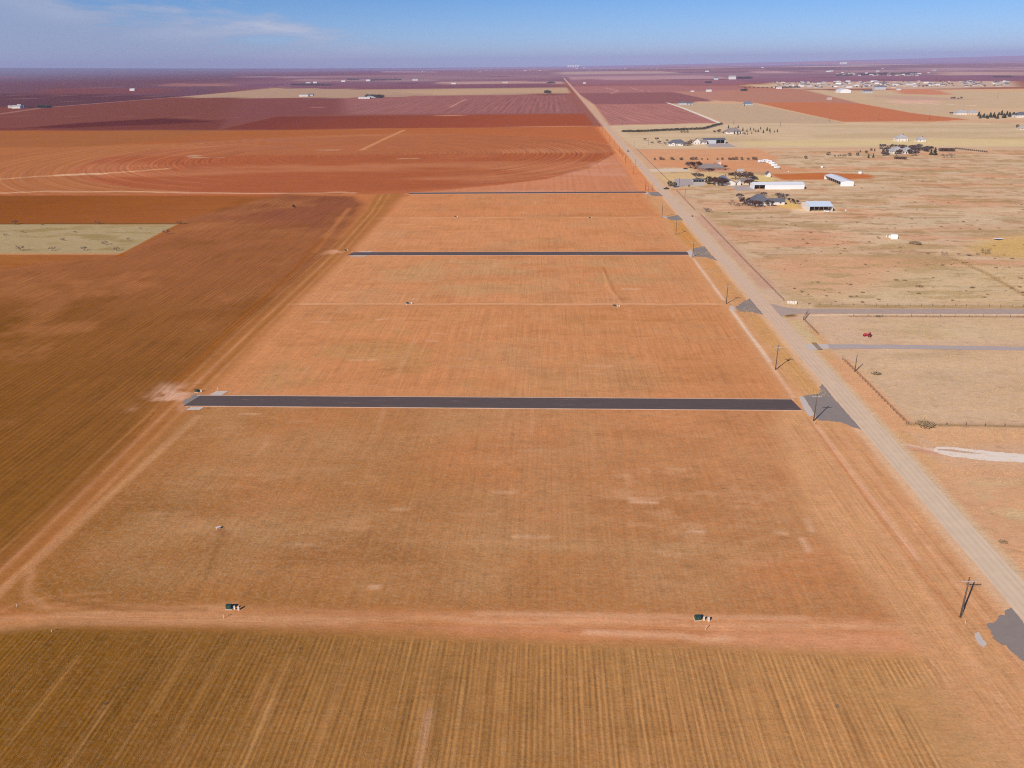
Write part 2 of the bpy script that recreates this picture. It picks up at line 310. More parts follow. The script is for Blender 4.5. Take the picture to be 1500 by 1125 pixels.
for i in range(26):
    x_=random.uniform(-95,60); y_=random.uniform(88,110); l_=random.uniform(8,35); cc_,aa_=random.choice((((214,162,106),.22),((96,60,20),.3),((206,152,96),.2)))
    stroke([(x_,y_),(x_+random.uniform(-.2,.2),min(129,y_+l_))],.8,cc_,a=aa_,brk=.5,seed=i)
stroke([(-10,30),(-10,123)],.6,(96,58,18),a=.5,brk=.5); stroke([(-38,30),(-38,122)],.7,(214,160,110),a=.35,brk=.8); stroke([(-20.5,60),(-20.5,110)],.9,(206,166,150),a=.5,brk=.9)
# ---- verge between lots and road
fill([(80,60),(94.5,60),(94.5,800),(80.5,800),(79,260),(68,230),(66,180),(70,137)],(204,150,104),f=4,wob=2.5,rk=-.6,gk=.1,rows=(.02,1.2))
for x_,c,a_ in ((86.5,(192,124,84),.6),(88,(226,172,138),.7),(90,(186,120,80),.6),(91.5,(222,170,136),.5),(79.3,(226,174,142),.5),(75.5,(190,130,90),.5),(72,(220,164,130),.4)):
    stroke([(x_+random.uniform(-.4,.4),110+i*24) for i in range(6)],.8,c,a=a_*.6,brk=.5,seed=int(x_*3))
stroke([(83,139),(82,150),(81.5,225)],1.,(190,118,76),a=.6); stroke([(82.7,290),(82.5,360)],1.4,(232,196,170),f=.8); stroke([(81.8,255),(82.3,296)],1.3,(226,180,150),a=.7,f=.8)
stroke([(82.3,375),(82.2,462)],1.3,(232,196,172),a=.8,f=.8,brk=.2); stroke([(83.5,160),(82.5,232)],1.2,(230,178,146),a=.6)
fill([(86,256),(93.5,256),(94,350),(87,350)],(204,150,94),f=2,wob=2,gk=.8); blotch(rect(85,94.5,256,440),(172,130,72),.5,5,51,a=.6,gk=1.)
fill([(85,380),(93.5,378),(94,460),(86,462)],(206,146,92),f=2,wob=2,gk=.8)
fill(rect(84,94,490,590),(204,140,74),f=2,wob=2,gk=.8); fill([(78,715),(94,715),(94,1500),(84,1500),(80,900)],(212,138,92),f=3)
blotch(rect(80,95,150,230),(196,140,100),.5,5,52,a=.6)
# ---- country right of the road
RT=[(102.5,40),(420,40),(900,300),(3300,3150),(400,3150),(102.5,3150)]
fill(RT,(206,164,130),f=2,gk=.7,rk=0)
pas=GP([(985,285),(1500,285),(1640,420),(1640,452),(1145,450)])
fill(GP([(955,222),(1500,216),(1700,216),(1700,452),(1140,452)]),(204,172,138),f=4,gk=.7)
blotch(GP([(940,222),(1600,218),(1700,452),(1150,452)]),(206,180,146),.45,34,61,a=.9,soft=.14,sx=2.6,gk=1.)
blotch(GP([(940,222),(1600,218),(1700,452),(1150,452)]),(212,148,110),.50,28,62,a=.65,soft=.16,sx=2.6)
blotch(GP([(940,222),(1600,218),(1700,452),(1150,452)]),(198,140,104),.52,7,65,a=.5,soft=.15,sx=3)
blotch(GP([(940,222),(1600,218),(1700,452),(1150,452)]),(218,186,150),.54,10,66,a=.6,soft=.12,sx=4)
blotch(GP([(940,222),(1600,218),(1700,452),(1150,452)]),(150,116,76),.60,4.5,67,a=.6,soft=.08,sx=3.5,gk=1.)
blotch(GP([(940,222),(1600,218),(1700,452),(1150,452)]),(172,140,96),.56,12,63,a=.7,soft=.1,sx=3,gk=1.)
fill(GP([(1150,400),(1300,395),(1700,385),(1700,449),(1160,446)]),(208,180,140),f=14,wob=10,a=.75,gk=1.)
fill(GP([(1110,380),(1170,370),(1310,380),(1300,420),(1200,435),(1140,420)]),(212,160,122),f=14,wob=8,a=.7)
blotch(GP([(1150,385),(1700,370),(1700,449),(1160,446)]),(168,142,96),.53,5,64,a=.65,soft=.1,sx=3,gk=1.)
fill(GP([(1445,352),(1520,345),(1700,350),(1700,385),(1480,378),(1420,368)]),(206,166,92),f=12,wob=8,a=.8,gk=1.)
stroke(GP([(1395,378),(1440,398),(1500,432),(1600,470)]),3.,(150,114,70),a=.6,wob=1)
stroke(GP([(1130,310),(1340,330),(1430,372)]),3.,(214,176,140),a=.4)
stroke(GP([(1215,262),(1300,268),(1360,275),(1500,290)]),4.,(220,184,146),a=.4)
fill(GP([(1126,255),(1200,252.5),(1270,255),(1285,260),(1240,263.5),(1145,264)]),(190,112,66),f=4,wob=2,gk=0)
fill(GP([(935,219.5),(1110,218),(1140,232),(1130,246),(960,246)]),(214,150,108),f=5,wob=3,a=.8)
fill(GP([(960,236),(1110,237),(1200,250),(1130,253),(1060,250),(965,243)]),(212,144,100),f=5,wob=3,a=.7)
fill(GP([(948,248),(1010,246),(1014,252),(950,252.5)]),(218,190,152),f=3)
fill(GP([(958,255),(1030,252),(1090,256),(1100,265),(990,276),(975,266)]),(214,180,130),f=5,wob=2,gk=1.)
fill(GP([(1110,256),(1140,262),(1128,266),(1100,266)]),(216,190,124),f=4)
fill(GP([(1145,292),(1172,300),(1170,308),(1140,304)]),(224,180,110),f=4)
fill(GP([(1160,306),(1220,306),(1232,311),(1160,313)]),(226,190,156),f=3)
stroke(GP([(985,278),(1050,277),(1100,278)]),2.,(198,124,78)); stroke(GP([(930,219),(1100,218),(1500,216)]),2.5,(190,140,96),a=.6)
stroke(GP([(960,234.5),(1150,235)]),3,(198,130,86),a=.6)
# tan pastures beyond
fp([(893,184),(1064,181),(1233,180),(1700,180),(1700,215),(1100,216.5),(933,218.5),(915,205)],(208,180,146),f=5,gk=.5)
fp([(900,184),(1700,181),(1700,195),(908,196)],(202,176,144),f=20,a=.6); fp([(1090,207),(1400,203),(1700,203),(1700,213),(1090,214)],(214,190,138),f=10,a=.8)
blotch(GP([(905,184),(1700,181),(1700,215),(930,218)]),(184,158,116),.5,50,71,a=.5,sx=5,gk=1.)
fp([(870,153),(982,152),(1052,180),(893,183.5)],(168,114,108),f=5,rows=(.12,11.),rk=1.1,gk=.1)
fp([(987,151.5),(1103,152),(1233,179),(1233,181),(1066,181)],(190,162,134),f=5,gk=.8)
fp([(845,136),(998,135),(1047,147.5),(982,152),(870,153)],(136,86,94),f=6,rows=('x',12.),rk=.3)
fp([(836,126.5),(1080,125),(1100,134),(998,135),(845,136.5)],(162,112,112),f=10)
fp([(985,134.5),(1100,131),(1130,140),(1110,150),(1047,147.5)],(176,124,112),f=12)
stroke(GP([(888,129),(905,133),(895,137)]),6,(196,156,146)); stroke(GP([(925,128.5),(935,132),(960,134.5)]),6,(190,146,140))
fp([(832,112.5),(1150,110.5),(1150,115),(836,117)],(178,138,142),f=20); fp([(832,117),(1090,117),(1090,124),(838,125)],(142,98,110),f=20)
fp([(1080,125.5),(1130,122.5),(1165,124),(1180,131),(1108,127)],(196,168,138),f=10)
fp([(1100,127.5),(1180,131),(1262,152),(1108,151),(1060,147),(1045,140)],(176,122,106),f=8); fp([(1108,150.5),(1190,149.5),(1262,152),(1340,166),(1418,175),(1367,178),(1233,178.8)],(190,112,78),f=4)
fp([(1180,132),(1500,134),(1700,136),(1700,158),(1500,162),(1418,174.5),(1340,166),(1262,151.5)],(196,168,136),f=10,gk=.6)
fp([(1400,160),(1700,152),(1700,178),(1420,176)],(206,172,136),f=10,gk=.5)
fp([(1305,129.5),(1367,130),(1395,139),(1321,138)],(196,128,102),f=10,wob=10); fp([(1300,147),(1367,145),(1380,151),(1315,152)],(222,170,146),f=10,wob=10); fp([(1262,140),(1330,140),(1440,146),(1330,147)],(190,156,136),f=20,wob=8)
stroke(GP([(1300,149),(1380,153),(1440,155)]),14,(224,200,170),a=.7)
fp([(1130,120.5),(1480,118),(1492,127),(1370,130),(1150,130)],(190,162,144),f=20)
fp([(1050,110.5),(1250,110),(1500,113),(1700,114),(1700,118),(1480,118.5),(1130,120.5),(1095,121)],(130,90,112),f=20)
fp([(1100,104.5),(1160,104.5),(1160,106.5),(1100,107)],(188,146,150),f=30)
fp([(1380,105),(1500,106),(1700,107),(1700,110.5),(1370,110)],(184,148,140),f=30); fp([(1250,104),(1500,98),(1700,98),(1700,101),(1250,105.5)],(160,128,142),f=60)
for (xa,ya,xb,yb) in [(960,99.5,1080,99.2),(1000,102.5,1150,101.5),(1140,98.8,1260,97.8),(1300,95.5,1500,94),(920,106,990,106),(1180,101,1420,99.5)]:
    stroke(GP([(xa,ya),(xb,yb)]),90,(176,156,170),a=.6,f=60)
stroke(GP([(979,151),(1000,158),(1030,170),(1056,181)]),7,(240,216,200),f=1.5)
stroke(GP([(1100,152.5),(1160,163),(1233,178.5)]),7,(208,172,130),a=.8); stroke(GP([(1233,180.5),(1500,181)]),4,(176,140,100),a=.5)
stroke(GP([(1290,204),(1500,203.5)]),4,(190,160,110),a=.6)
# near pastures south of the side road
fill(GP([(1155,462),(1700,462),(1700,507),(1215,505),(1195,480)]),(206,172,142),f=3,wob=1,gk=.5); fill(GP([(1300,470),(1700,465),(1700,506),(1330,500)]),(206,180,140),f=12,wob=6,a=.8,gk=.8)
fill(GP([(1215,513),(1700,515),(1700,622),(1330,620),(1236,527)]),(204,170,136),f=3,gk=.7)
blotch(GP([(1215,463),(1700,463),(1700,622),(1330,620)]),(186,156,116),.5,12,81,a=.5,soft=.15,sx=3,gk=1.); blotch(GP([(1215,463),(1700,463),(1700,622),(1330,620)]),(216,182,146),.52,16,82,a=.5,sx=3)
fill([(103,150),(108.5,150),(109,300),(112,330),(103,330)],(206,158,112),f=2,wob=1,gk=.6); fill([(103.5,228),(112.5,228),(112.5,292),(103.5,292)],(212,158,116),f=2,wob=1,gk=.4)
fill([(102.8,300),(108,305),(109,345),(103,340)],(206,176,132),f=1.5,wob=.8,gk=.8)
fill([(102.8,356),(112,380),(108,700),(102.8,700)],(204,172,144),f=2,gk=.4)
fill([(103.5,395),(113,395),(113.5,600),(105,600)],(200,158,132),f=2,gk=.4)
fill(GP([(1330,625),(1700,630),(1700,655),(1375,652)]),(212,164,122),f=3,wob=2,gk=.5); fill(GP([(1340,690),(1390,680),(1700,690),(1900,900),(1520,900),(1430,790)]),(208,158,118),f=6,wob=3,gk=.5)
blotch(GP([(1380,690),(1700,690),(1900,900),(1520,900)]),(206,176,132),.47,9,83,a=.8,sx=2,gk=1.)
stroke(GP([(1330,622),(1500,625),(1700,628)]),1.2,(136,112,66),brk=.5); stroke(GP([(1200,448.5),(1350,449.5),(1700,451)]),5,(164,134,88),brk=.4,gk=1.)
stroke(GP([(1245,463.5),(1420,464),(1700,465)]),1.5,(146,106,70),brk=.3); stroke(GP([(1180,462),(1240,461),(1700,461)]),1.6,(230,200,170))
stroke(GP([(1140,463.5),(1160,462)]),4,(132,96,58)); stroke(GP([(1322,650),(1345,655),(1372,660)]),1.,(230,196,176)); stroke(GP([(1326,654),(1345,659),(1370,664)]),2.5,(196,140,118),a=.7)
fill(rect(92.8,96,60,2500),(214,172,134),f=1.2,wob=.6,gk=.2); fill(rect(101.8,104,60,2500),(206,176,140),f=1.2,wob=.6,gk=.5)
fill(rect(92,104,1500,6200),(196,146,122),f=3); 
# trench line and dig near the tan box
stroke(GP([(327,780),(318,800),(300,850)]),.6,(120,78,28),a=.7,f=.8); stroke(GP([(320,776),(330,782)]),2.,(150,96,56),a=.8,f=1)
fr_=(ss((Y-3600)/3500.)*ss((X+3200)/2500.)*.42)[:,None]; OBS[:]=OBS*(1-fr_)+lin((156,134,148))[None]*fr_  # haze tone blended into the far ground colour
hz_=(ss((Y-10500)/9000.)*.65)[:,None]; lf_=np.clip((X+9000)/9000.,0,1)[:,None]; OBS[:]=OBS*(1-hz_)+(lin((112,118,150))[None]*(1-lf_)+lin((136,134,174))[None]*lf_)*hz_  # bluish horizon haze painted into the last kilometres of ground
rs=random.Random(4)
for i in range(46):
    x_=rs.uniform(-100,1500); y_=rs.uniform(101,150) if x_<800 else rs.uniform(97,128)
    if x_>850: y_=y_-(x_-850)*.012
    c_=rs.choice(((164,128,138),(150,112,118),(136,98,108),(88,62,82),(96,68,84),(178,146,142))); w_=rs.uniform(20,110)
    if y_>112 and c_[0]>160: continue
    stroke(GP([(x_,y_),(x_+w_,y_+rs.uniform(-.15,.35))]),rs.uniform(.25,.6)*(G(x_,y_)[1]**2)/(CH*F),c_,a=rs.uniform(.35,.7))
# ---- ground base colour: air between taken out, painted haze tint and left shade stay
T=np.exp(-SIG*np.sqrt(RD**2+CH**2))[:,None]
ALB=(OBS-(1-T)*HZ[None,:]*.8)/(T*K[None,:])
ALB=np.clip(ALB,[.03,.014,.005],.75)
quads=(np.arange(NX-1)[None,:]+NX*np.arange(NY-1)[:,None]).ravel()
Fq=np.stack([quads,quads+1,quads+1+NX,quads+NX],1).astype(np.int32)
me=bpy.data.meshes.new('ground'); me.vertices.add(NV); me.vertices.foreach_set('co',np.stack([X,Y,Z],1).astype(np.float32).ravel())
me.loops.add(Fq.size); me.loops.foreach_set('vertex_index',Fq.ravel()); me.polygons.add(len(Fq))
me.polygons.foreach_set('loop_start',np.arange(0,Fq.size,4,dtype=np.int32)); me.update(calc_edges=True)
def attr(n,t,a):
    at=me.attributes.new(n,t,'POINT'); at.data.foreach_set('color' if t=='FLOAT_COLOR' else 'value',a.astype(np.float32).ravel())
attr('soil','FLOAT_COLOR',np.concatenate([ALB,np.ones((NV,1))],1))
attr('row_u','FLOAT',RU); attr('row_v','FLOAT',RV); attr('row_k','FLOAT',RK); attr('grass_k','FLOAT',GK)
print('ground verts',NV)
def newmat(n,rough=.9):
    m=bpy.data.materials.new(n); m.use_nodes=True; t=m.node_tree; b=t.nodes['Principled BSDF']; b.inputs['Roughness'].default_value=rough
    b.inputs['Specular IOR Level'].default_value=.2
    return m,t,b
class NB:
    def __init__(s,t): s.t=t
    def n(s,k): return s.t.nodes.new(k)
    def set(s,i,v):
        if isinstance(v,bpy.types.NodeSocket): s.t.links.new(v,i)
        else: i.default_value=v
    def m(s,op,a,b=0.,c=None,cl=False):
        q=s.n('ShaderNodeMath'); q.operation=op; q.use_clamp=cl; s.set(q.inputs[0],a); s.set(q.inputs[1],b)
        if c is not None: s.set(q.inputs[2],c)
        return q.outputs[0]
    def noise(s,vec,sc,det=3,ro=.55,dim='3D'):
        q=s.n('ShaderNodeTexNoise'); q.noise_dimensions=dim; s.set(q.inputs['Vector'],vec); q.inputs['Scale'].default_value=sc; q.inputs['Detail'].default_value=det; q.inputs['Roughness'].default_value=ro
        return q.outputs[0]
    def mix(s,f,a,b,bt='MIX'):
        q=s.n('ShaderNodeMix'); q.data_type='RGBA'; q.blend_type=bt; s.set(q.inputs['Factor'],f); s.set(q.inputs['A'],a); s.set(q.inputs['B'],b); return q.outputs['Result']
    def comb(s,x,y,z=0.):
        q=s.n('ShaderNodeCombineXYZ'); s.set(q.inputs[0],x); s.set(q.inputs[1],y); s.set(q.inputs[2],z); return q.outputs[0]
    def attr(s,n,o='Fac'):
        q=s.n('ShaderNodeAttribute'); q.attribute_name=n; return q.outputs[o]
    def pos(s): return s.n('ShaderNodeNewGeometry').outputs['Position']
gm,t,b=newmat('ground_soil',1.); b.inputs['Specular IOR Level'].default_value=0.; B=NB(t); P=B.pos()
soil=B.attr('soil','Color'); u=B.attr('row_u'); v=B.attr('row_v'); rk=B.attr('row_k'); gk=B.attr('grass_k')
n0=B.noise(P,.012,4); n1=B.noise(P,.06,4); n2=B.noise(P,.35,4,.6); n3=B.noise(P,1.7,5,.65); n4=B.noise(P,6.5,3,.6)
def c_(n,a): return B.m('MULTIPLY',B.m('SUBTRACT',n,.5),a)
val=B.m('ADD',1.,c_(n0,.14)); val=B.m('ADD',val,c_(n1,.22)); val=B.m('ADD',val,c_(n2,.42)); val=B.m('ADD',val,c_(n3,.66)); val=B.m('ADD',val,c_(n4,.6))
wig=c_(B.noise(P,.25,3),.9)
sn=B.m('SINE',B.m('MULTIPLY',B.m('ADD',u,B.m('MULTIPLY',wig,.35)),2*PI))
# row-by-row differences, long along the row
st1=B.noise(B.comb(B.m('MULTIPLY',u,1.1),B.m('MULTIPLY',v,.022)),1.,3,.65); st2=B.noise(B.comb(B.m('MULTIPLY',u,.16),B.m('MULTIPLY',v,.006)),1.,2,.5)
amp=B.m('MULTIPLY',B.m('SUBTRACT',B.noise(B.comb(B.m('MULTIPLY',u,.2),B.m('MULTIPLY',v,.04),3.),1.,3),.28),2.2,cl=True)
st3=B.noise(B.comb(B.m('MULTIPLY',u,2.3),B.m('MULTIPLY',v,.05)),1.,2,.5)
row=B.m('MULTIPLY',B.m('MULTIPLY',B.m('MULTIPLY',sn,amp),.16),B.m('MAXIMUM',rk,0.))
row=B.m('ADD',row,B.m('MULTIPLY',B.m('ADD',B.m('ADD',c_(st1,.55),c_(st3,.95)),c_(st2,.12)),B.m('ABSOLUTE',rk)))
# long wisps of stubble lying across
wv=B.n('ShaderNodeMapping'); B.set(wv.inputs[0],P); wv.inputs['Scale'].default_value=(.22,1.1,1.); row=B.m('ADD',row,c_(B.noise(wv.outputs[0],1.4,6,.7),.5)); val=B.m('ADD',val,row)
q=B.n('ShaderNodeVectorMath'); q.operation='SCALE'; B.set(q.inputs[0],soil); B.set(q.inputs['Scale'],B.m('MAXIMUM',val,.2))
colr=q.outputs[0]
# hue: redder and yellower soil
hn=B.noise(P,.045,4); colr=B.mix(B.m('MULTIPLY',B.m('SUBTRACT',hn,.48),1.6,cl=True),colr,(1.0,1.07,1.12,1),'MULTIPLY')
hn2=B.noise(P,.5,3); colr=B.mix(B.m('MULTIPLY',B.m('SUBTRACT',hn2,.45),2.4,cl=True),colr,(1.06,.94,.86,1),'MULTIPLY')
# dead grass: straw on top, dull clumps
straw=B.m('MULTIPLY',B.m('SUBTRACT',B.noise(P,.9,6,.7),.47),7.,cl=True); colr=B.mix(B.m('MULTIPLY',B.m('MULTIPLY',straw,gk),.42),colr,(.52,.36,.21,1))
P2=B.n('ShaderNodeMapping'); B.set(P2.inputs[0],P); P2.inputs['Scale'].default_value=(.5,1.,1.); 
cl2=B.m('MULTIPLY',B.m('SUBTRACT',B.noise(P2.outputs[0],.42,6,.7),.565),9.,cl=True); colr=B.mix(B.m('MULTIPLY',B.m('MULTIPLY',cl2,gk),.5),colr,(.17,.115,.055,1))
# pale crop residue
res=B.m('MULTIPLY',B.m('SUBTRACT',B.noise(P,3.2,4,.7),.665),12.,cl=True); colr=B.mix(B.m('MULTIPLY',res,.35),colr,(.55,.44,.32,1))
B.set(b.inputs['Base Color'],colr)
hgt=B.m('ADD',B.m('MULTIPLY',n3,.16),B.m('MULTIPLY',n4,.05)); hgt=B.m('ADD',hgt,B.m('MULTIPLY',B.m('MULTIPLY',B.m('MULTIPLY',sn,B.m('ADD',.4,amp)),B.m('MAXIMUM',rk,0.)),.06)); hgt=B.m('ADD',hgt,B.m('MULTIPLY',B.m('MULTIPLY',straw,gk),.05))
bp=B.n('ShaderNodeBump'); bp.inputs['Strength'].default_value=.45; bp.inputs['Distance'].default_value=1.; B.set(bp.inputs['Height'],hgt); B.set(b.inputs['Normal'],bp.outputs[0])
me.materials.append(gm)
ground=bpy.data.objects.new('ground',me); COL.objects.link(ground); ground['kind']='structure'
# ------------------------------------------------------------------ object helpers
class MB:
    def __init__(s): s.v=[]; s.f=[]
    def add(s,vs,fs):
        n=len(s.v); s.v+=[tuple(map(float,p)) for p in vs]; s.f+=[tuple(i+n for i in f) for f in fs]; return s
    def box(s,x0,x1,y0,y1,z0,z1):
        return s.add([(x0,y0,z0),(x1,y0,z0),(x1,y1,z0),(x0,y1,z0),(x0,y0,z1),(x1,y0,z1),(x1,y1,z1),(x0,y1,z1)],[(0,3,2,1),(4,5,6,7),(0,1,5,4),(1,2,6,5),(2,3,7,6),(3,0,4,7)])
    def tube(s,a,b,r0,r1,n=6,cap=True):
        a=Vector(a); b=Vector(b); d=(b-a).normalized(); u=d.orthogonal().normalized(); w_=d.cross(u)
        vs=[]
        for c,r in ((a,r0),(b,r1)):
            for i in range(n):
                t=2*PI*i/n; vs.append(c+u*math.cos(t)*r+w_*math.sin(t)*r)
        fs=[(i,(i+1)%n,n+(i+1)%n,n+i) for i in range(n)]
        if cap: fs+=[tuple(range(n-1,-1,-1)),tuple(range(n,2*n))]
        return s.add(vs,fs)
    def prism(s,prof,y0,y1,axis='y'):
        n=len(prof); f=(lambda p,y:(p[0],y,p[1])) if axis=='y' else (lambda p,y:(y,p[0],p[1]))
        vs=[f(p,y0) for p in prof]+[f(p,y1) for p in prof]
        return s.add(vs,[tuple(range(n)),tuple(range(2*n-1,n-1,-1))]+[(i,(i+1)%n,n+(i+1)%n,n+i)[::-1] for i in range(n)])
    def mesh(s,name,m,smooth=False):
        me=bpy.data.meshes.new(name); me.from_pydata(s.v,[],s.f); me.materials.append(m); me.update()
        if smooth: me.polygons.foreach_set('use_smooth',[True]*len(me.polygons))
        return me
    def obj(s,name,m,parent=None,smooth=False,loc=(0,0,0),rz=0.):
        o=bpy.data.objects.new(name,s.mesh(name,m,smooth)); COL.objects.link(o)
        if parent: o.parent=parent
        o.location=loc; o.rotation_euler=(0,0,rz); return o
def tag(o,label,cat,group=None):
    o['label']=label; o['category']=cat
    if group: o['group']=group
    return o
def thing(name,label,cat,loc=(0,0,0),rz=0.,group=None,sc=1.):
    o=bpy.data.objects.new(name,None); COL.objects.link(o); o.location=loc; o.rotation_euler=(0,0,rz); o.scale=(sc,sc,sc) if not isinstance(sc,tuple) else sc
    return tag(o,label,cat,group)
def dup(src,loc,rz=0.,label=None,group=None,sc=None):
    r=src.copy(); COL.objects.link(r); r.location=loc; r.rotation_euler=(0,0,rz)
    if label: r['label']=label
    if group: r['group']=group
    elif 'group' in r.keys() and group=='': del r['group']
    if sc is not None: r.scale=(sc,sc,sc) if not isinstance(sc,tuple) else sc
    for ch in KIDS.get(src.name,()):
        c=ch.copy(); COL.objects.link(c); c.parent=r
        for g_ in KIDS.get(ch.name,()):
            e=g_.copy(); COL.objects.link(e); e.parent=c
    return r
KIDS={}
def keep(root):
    KIDS[root.name]=[o for o in root.children]
    for o in root.children: KIDS[o.name]=list(o.children)
    return root
def struct(o): o['kind']='structure'; return o
def simple(n,c,rough=.8,var=.25,sc=3.,bump=0.,c2=None,metal=0.,spec=.2):
    m,t,b=newmat(n,rough); B=NB(t); g=B.n('ShaderNodeTexCoord').outputs['Object']
    nz=B.noise(g,sc,5,.6); col=B.mix(nz,tuple(x*(1-var) for x in c)+(1,),tuple(min(1,x*(1+var)) for x in (c2 or c))+(1,))
    B.set(b.inputs['Base Color'],col); b.inputs['Metallic'].default_value=metal; b.inputs['Specular IOR Level'].default_value=spec
    if bump:
        q=B.n('ShaderNodeBump'); q.inputs['Strength'].default_value=.5; q.inputs['Distance'].default_value=bump; B.set(q.inputs['Height'],B.noise(g,sc*4,4)); B.set(b.inputs['Normal'],q.outputs[0])
    return m
def sheetmat(n,c,var=.2,sc=.6,fine=8.,c2=None):
    m,t,b=newmat(n,.9); B=NB(t); P=B.pos()
    val=B.m('ADD',1.,B.m('MULTIPLY',B.m('SUBTRACT',B.noise(P,sc,5,.6),.5),var*2)); val=B.m('ADD',val,B.m('MULTIPLY',B.m('SUBTRACT',B.noise(P,fine,3,.6),.5),var*1.6))
    col=B.mix(B.noise(P,sc*.4,5),c+(1,),(c2 or c)+(1,))
    q=B.n('ShaderNodeVectorMath'); q.operation='SCALE'; B.set(q.inputs[0],col); B.set(q.inputs['Scale'],val); B.set(b.inputs['Base Color'],q.outputs[0])
    return m
def dusty(n,c,c2,dust,thr,st):
    "asphalt with red dust drifted on it; st stretches the drift patches"
    m,t,b=newmat(n,.95); B=NB(t); P=B.pos(); mp=B.n('ShaderNodeMapping'); B.set(mp.inputs[0],P); mp.inputs['Scale'].default_value=(st[0],st[1],1)
    col=B.mix(B.noise(mp.outputs[0],.9,5,.6),c+(1,),c2+(1,)); k=B.m('MULTIPLY',B.m('SUBTRACT',B.noise(mp.outputs[0],.7,7,.72),thr-.08),5.,cl=True)
    col=B.mix(k,col,dust+(1,)); v=B.m('ADD',.72,B.m('MULTIPLY',B.noise(P,5.,5,.7),.56)); q=B.n('ShaderNodeVectorMath'); q.operation='SCALE'; B.set(q.inputs[0],col); B.set(q.inputs['Scale'],v); B.set(b.inputs['Base Color'],q.outputs[0]); return m
def ragged(poly,step=1.2,amp=.35,seed=1):
    r=random.Random(seed); o=[]
    for i in range(len(poly)):
        (x1,y1),(x2,y2)=poly[i],poly[(i+1)%len(poly)]; n=max(1,int(math.hypot(x2-x1,y2-y1)/step))
        for k in range(n):
            t=k/n; o.append((x1+(x2-x1)*t+r.uniform(-amp,amp),y1+(y2-y1)*t+r.uniform(-amp,amp)))
    return o
def sheet(name,poly,z,m,th=.0):
    from mathutils.geometry import tessellate_polygon
    n=len(poly); tri=tessellate_polygon([[Vector((x,y,0)) for x,y in poly]])
    mb=MB(); fs=[]
    for a,b_,c in tri:
        A_,B_,C_=poly[a],poly[b_],poly[c]; cr=(B_[0]-A_[0])*(C_[1]-A_[1])-(B_[1]-A_[1])*(C_[0]-A_[0])
        fs.append((a,b_,c) if cr>0 else (a,c,b_))
    mb.add([(x,y,z) for x,y in poly],fs)
    return struct(mb.obj(name,m))
# ------------------------------------------------------------------ materials
ASPH=dusty('new_asphalt',(.082,.06,.058),(.12,.088,.08),(.36,.22,.15),.66,(.12,1.1)); APRON=dusty('apron_asphalt',(.22,.185,.165),(.29,.235,.205),(.42,.30,.22),.66,(.35,.5))
CONC=sheetmat('concrete',(.55,.47,.41),.15,.8,6.); CALI=dusty('caliche',(.80,.70,.60),(.74,.62,.5),(.66,.45,.31),.62,(.35,.9)); GRAV=sheetmat('gravel_drive',(.40,.34,.33),.15,.5,6.,(.46,.37,.31))
CURB=sheetmat('kerb_dust',(.40,.22,.13),.25,.25,5.,(.62,.48,.39)); SIDE=sheetmat('side_road',(.38,.29,.25),.2,.4,5.,(.46,.34,.26))
WOOD=simple('pole_wood',(.075,.052,.042),.85,.3,2.,c2=(.13,.09,.07)); ARMW=simple('crossarm_grey',(.42,.38,.36),.7,.15); PORC=simple('porcelain',(.3,.3,.32),.3,.1)
STEELG=simple('green_enamel',(.018,.06,.045),.45,.15,spec=.5); PVC=simple('white_plastic',(.62,.60,.57),.5,.05); GALV=simple('galvanised',(.42,.43,.45),.4,.12,metal=.6)
RUSTF=simple('rusty_rail',(.17,.09,.05),.8,.3); WHITE=simple('white_sheet_metal',(.66,.68,.72),.45,.06,.4); WWALL=simple('white_wall',(.60,.575,.55),.7,.06,.5); LROOF=simple('pale_blue_metal',(.58,.66,.76),.4,.07,.3,spec=.5)
GWALL=simple('grey_wall',(.42,.44,.47),.7,.08,.6); BRICK=simple('brick_wall',(.25,.12,.085),.85,.2,5.); TANW=simple('tan_wall',(.55,.44,.33),.8,.1,.8)
WFAR=simple('weathered_siding',(.42,.38,.36),.8,.12,.5); RFAR=simple('pale_town_roof',(.36,.35,.36),.8,.12,.5)
def shingle(n,c):
    m,t,b=newmat(n,.9); B=NB(t); g=B.n('ShaderNodeTexCoord').outputs['Object']; s_=B.n('ShaderNodeSeparateXYZ'); B.set(s_.inputs[0],g)
    bands=B.m('FRACT',B.m('MULTIPLY',s_.outputs[2],5.)); v_=B.m('ADD',.86,B.m('MULTIPLY',bands,.12)); v_=B.m('ADD',v_,B.m('MULTIPLY',B.m('SUBTRACT',B.noise(g,2.5,5,.7),.5),.5))
    q=B.n('ShaderNodeVectorMath'); q.operation='SCALE'; q.inputs[0].default_value=c; B.set(q.inputs['Scale'],v_); B.set(b.inputs['Base Color'],q.outputs[0]); return m
SH_SLATE=shingle('slate_shingles',(.12,.125,.155)); SH_GREY=shingle('grey_shingles',(.24,.20,.19)); SH_BROWN=shingle('brown_shingles',(.16,.12,.10)); SH_BLUE=shingle('blue_grey_shingles',(.13,.16,.23)); SH_PALE=shingle('pale_shingles',(.38,.37,.385)); SH_RED=shingle('red_shingles',(.22,.10,.08))
GLASS=simple('window_glass',(.03,.035,.045),.12,.1,spec=.8); DOORM=simple('door_paint',(.30,.26,.24),.5,.1); DARK=simple('dark_interior',(.02,.018,.017),.9,.2); REDP=simple('red_paint',(.36,.02,.025),.45,.2,spec=.5); TYRE=simple('tyre_rubber',(.02,.02,.02),.8,.1)
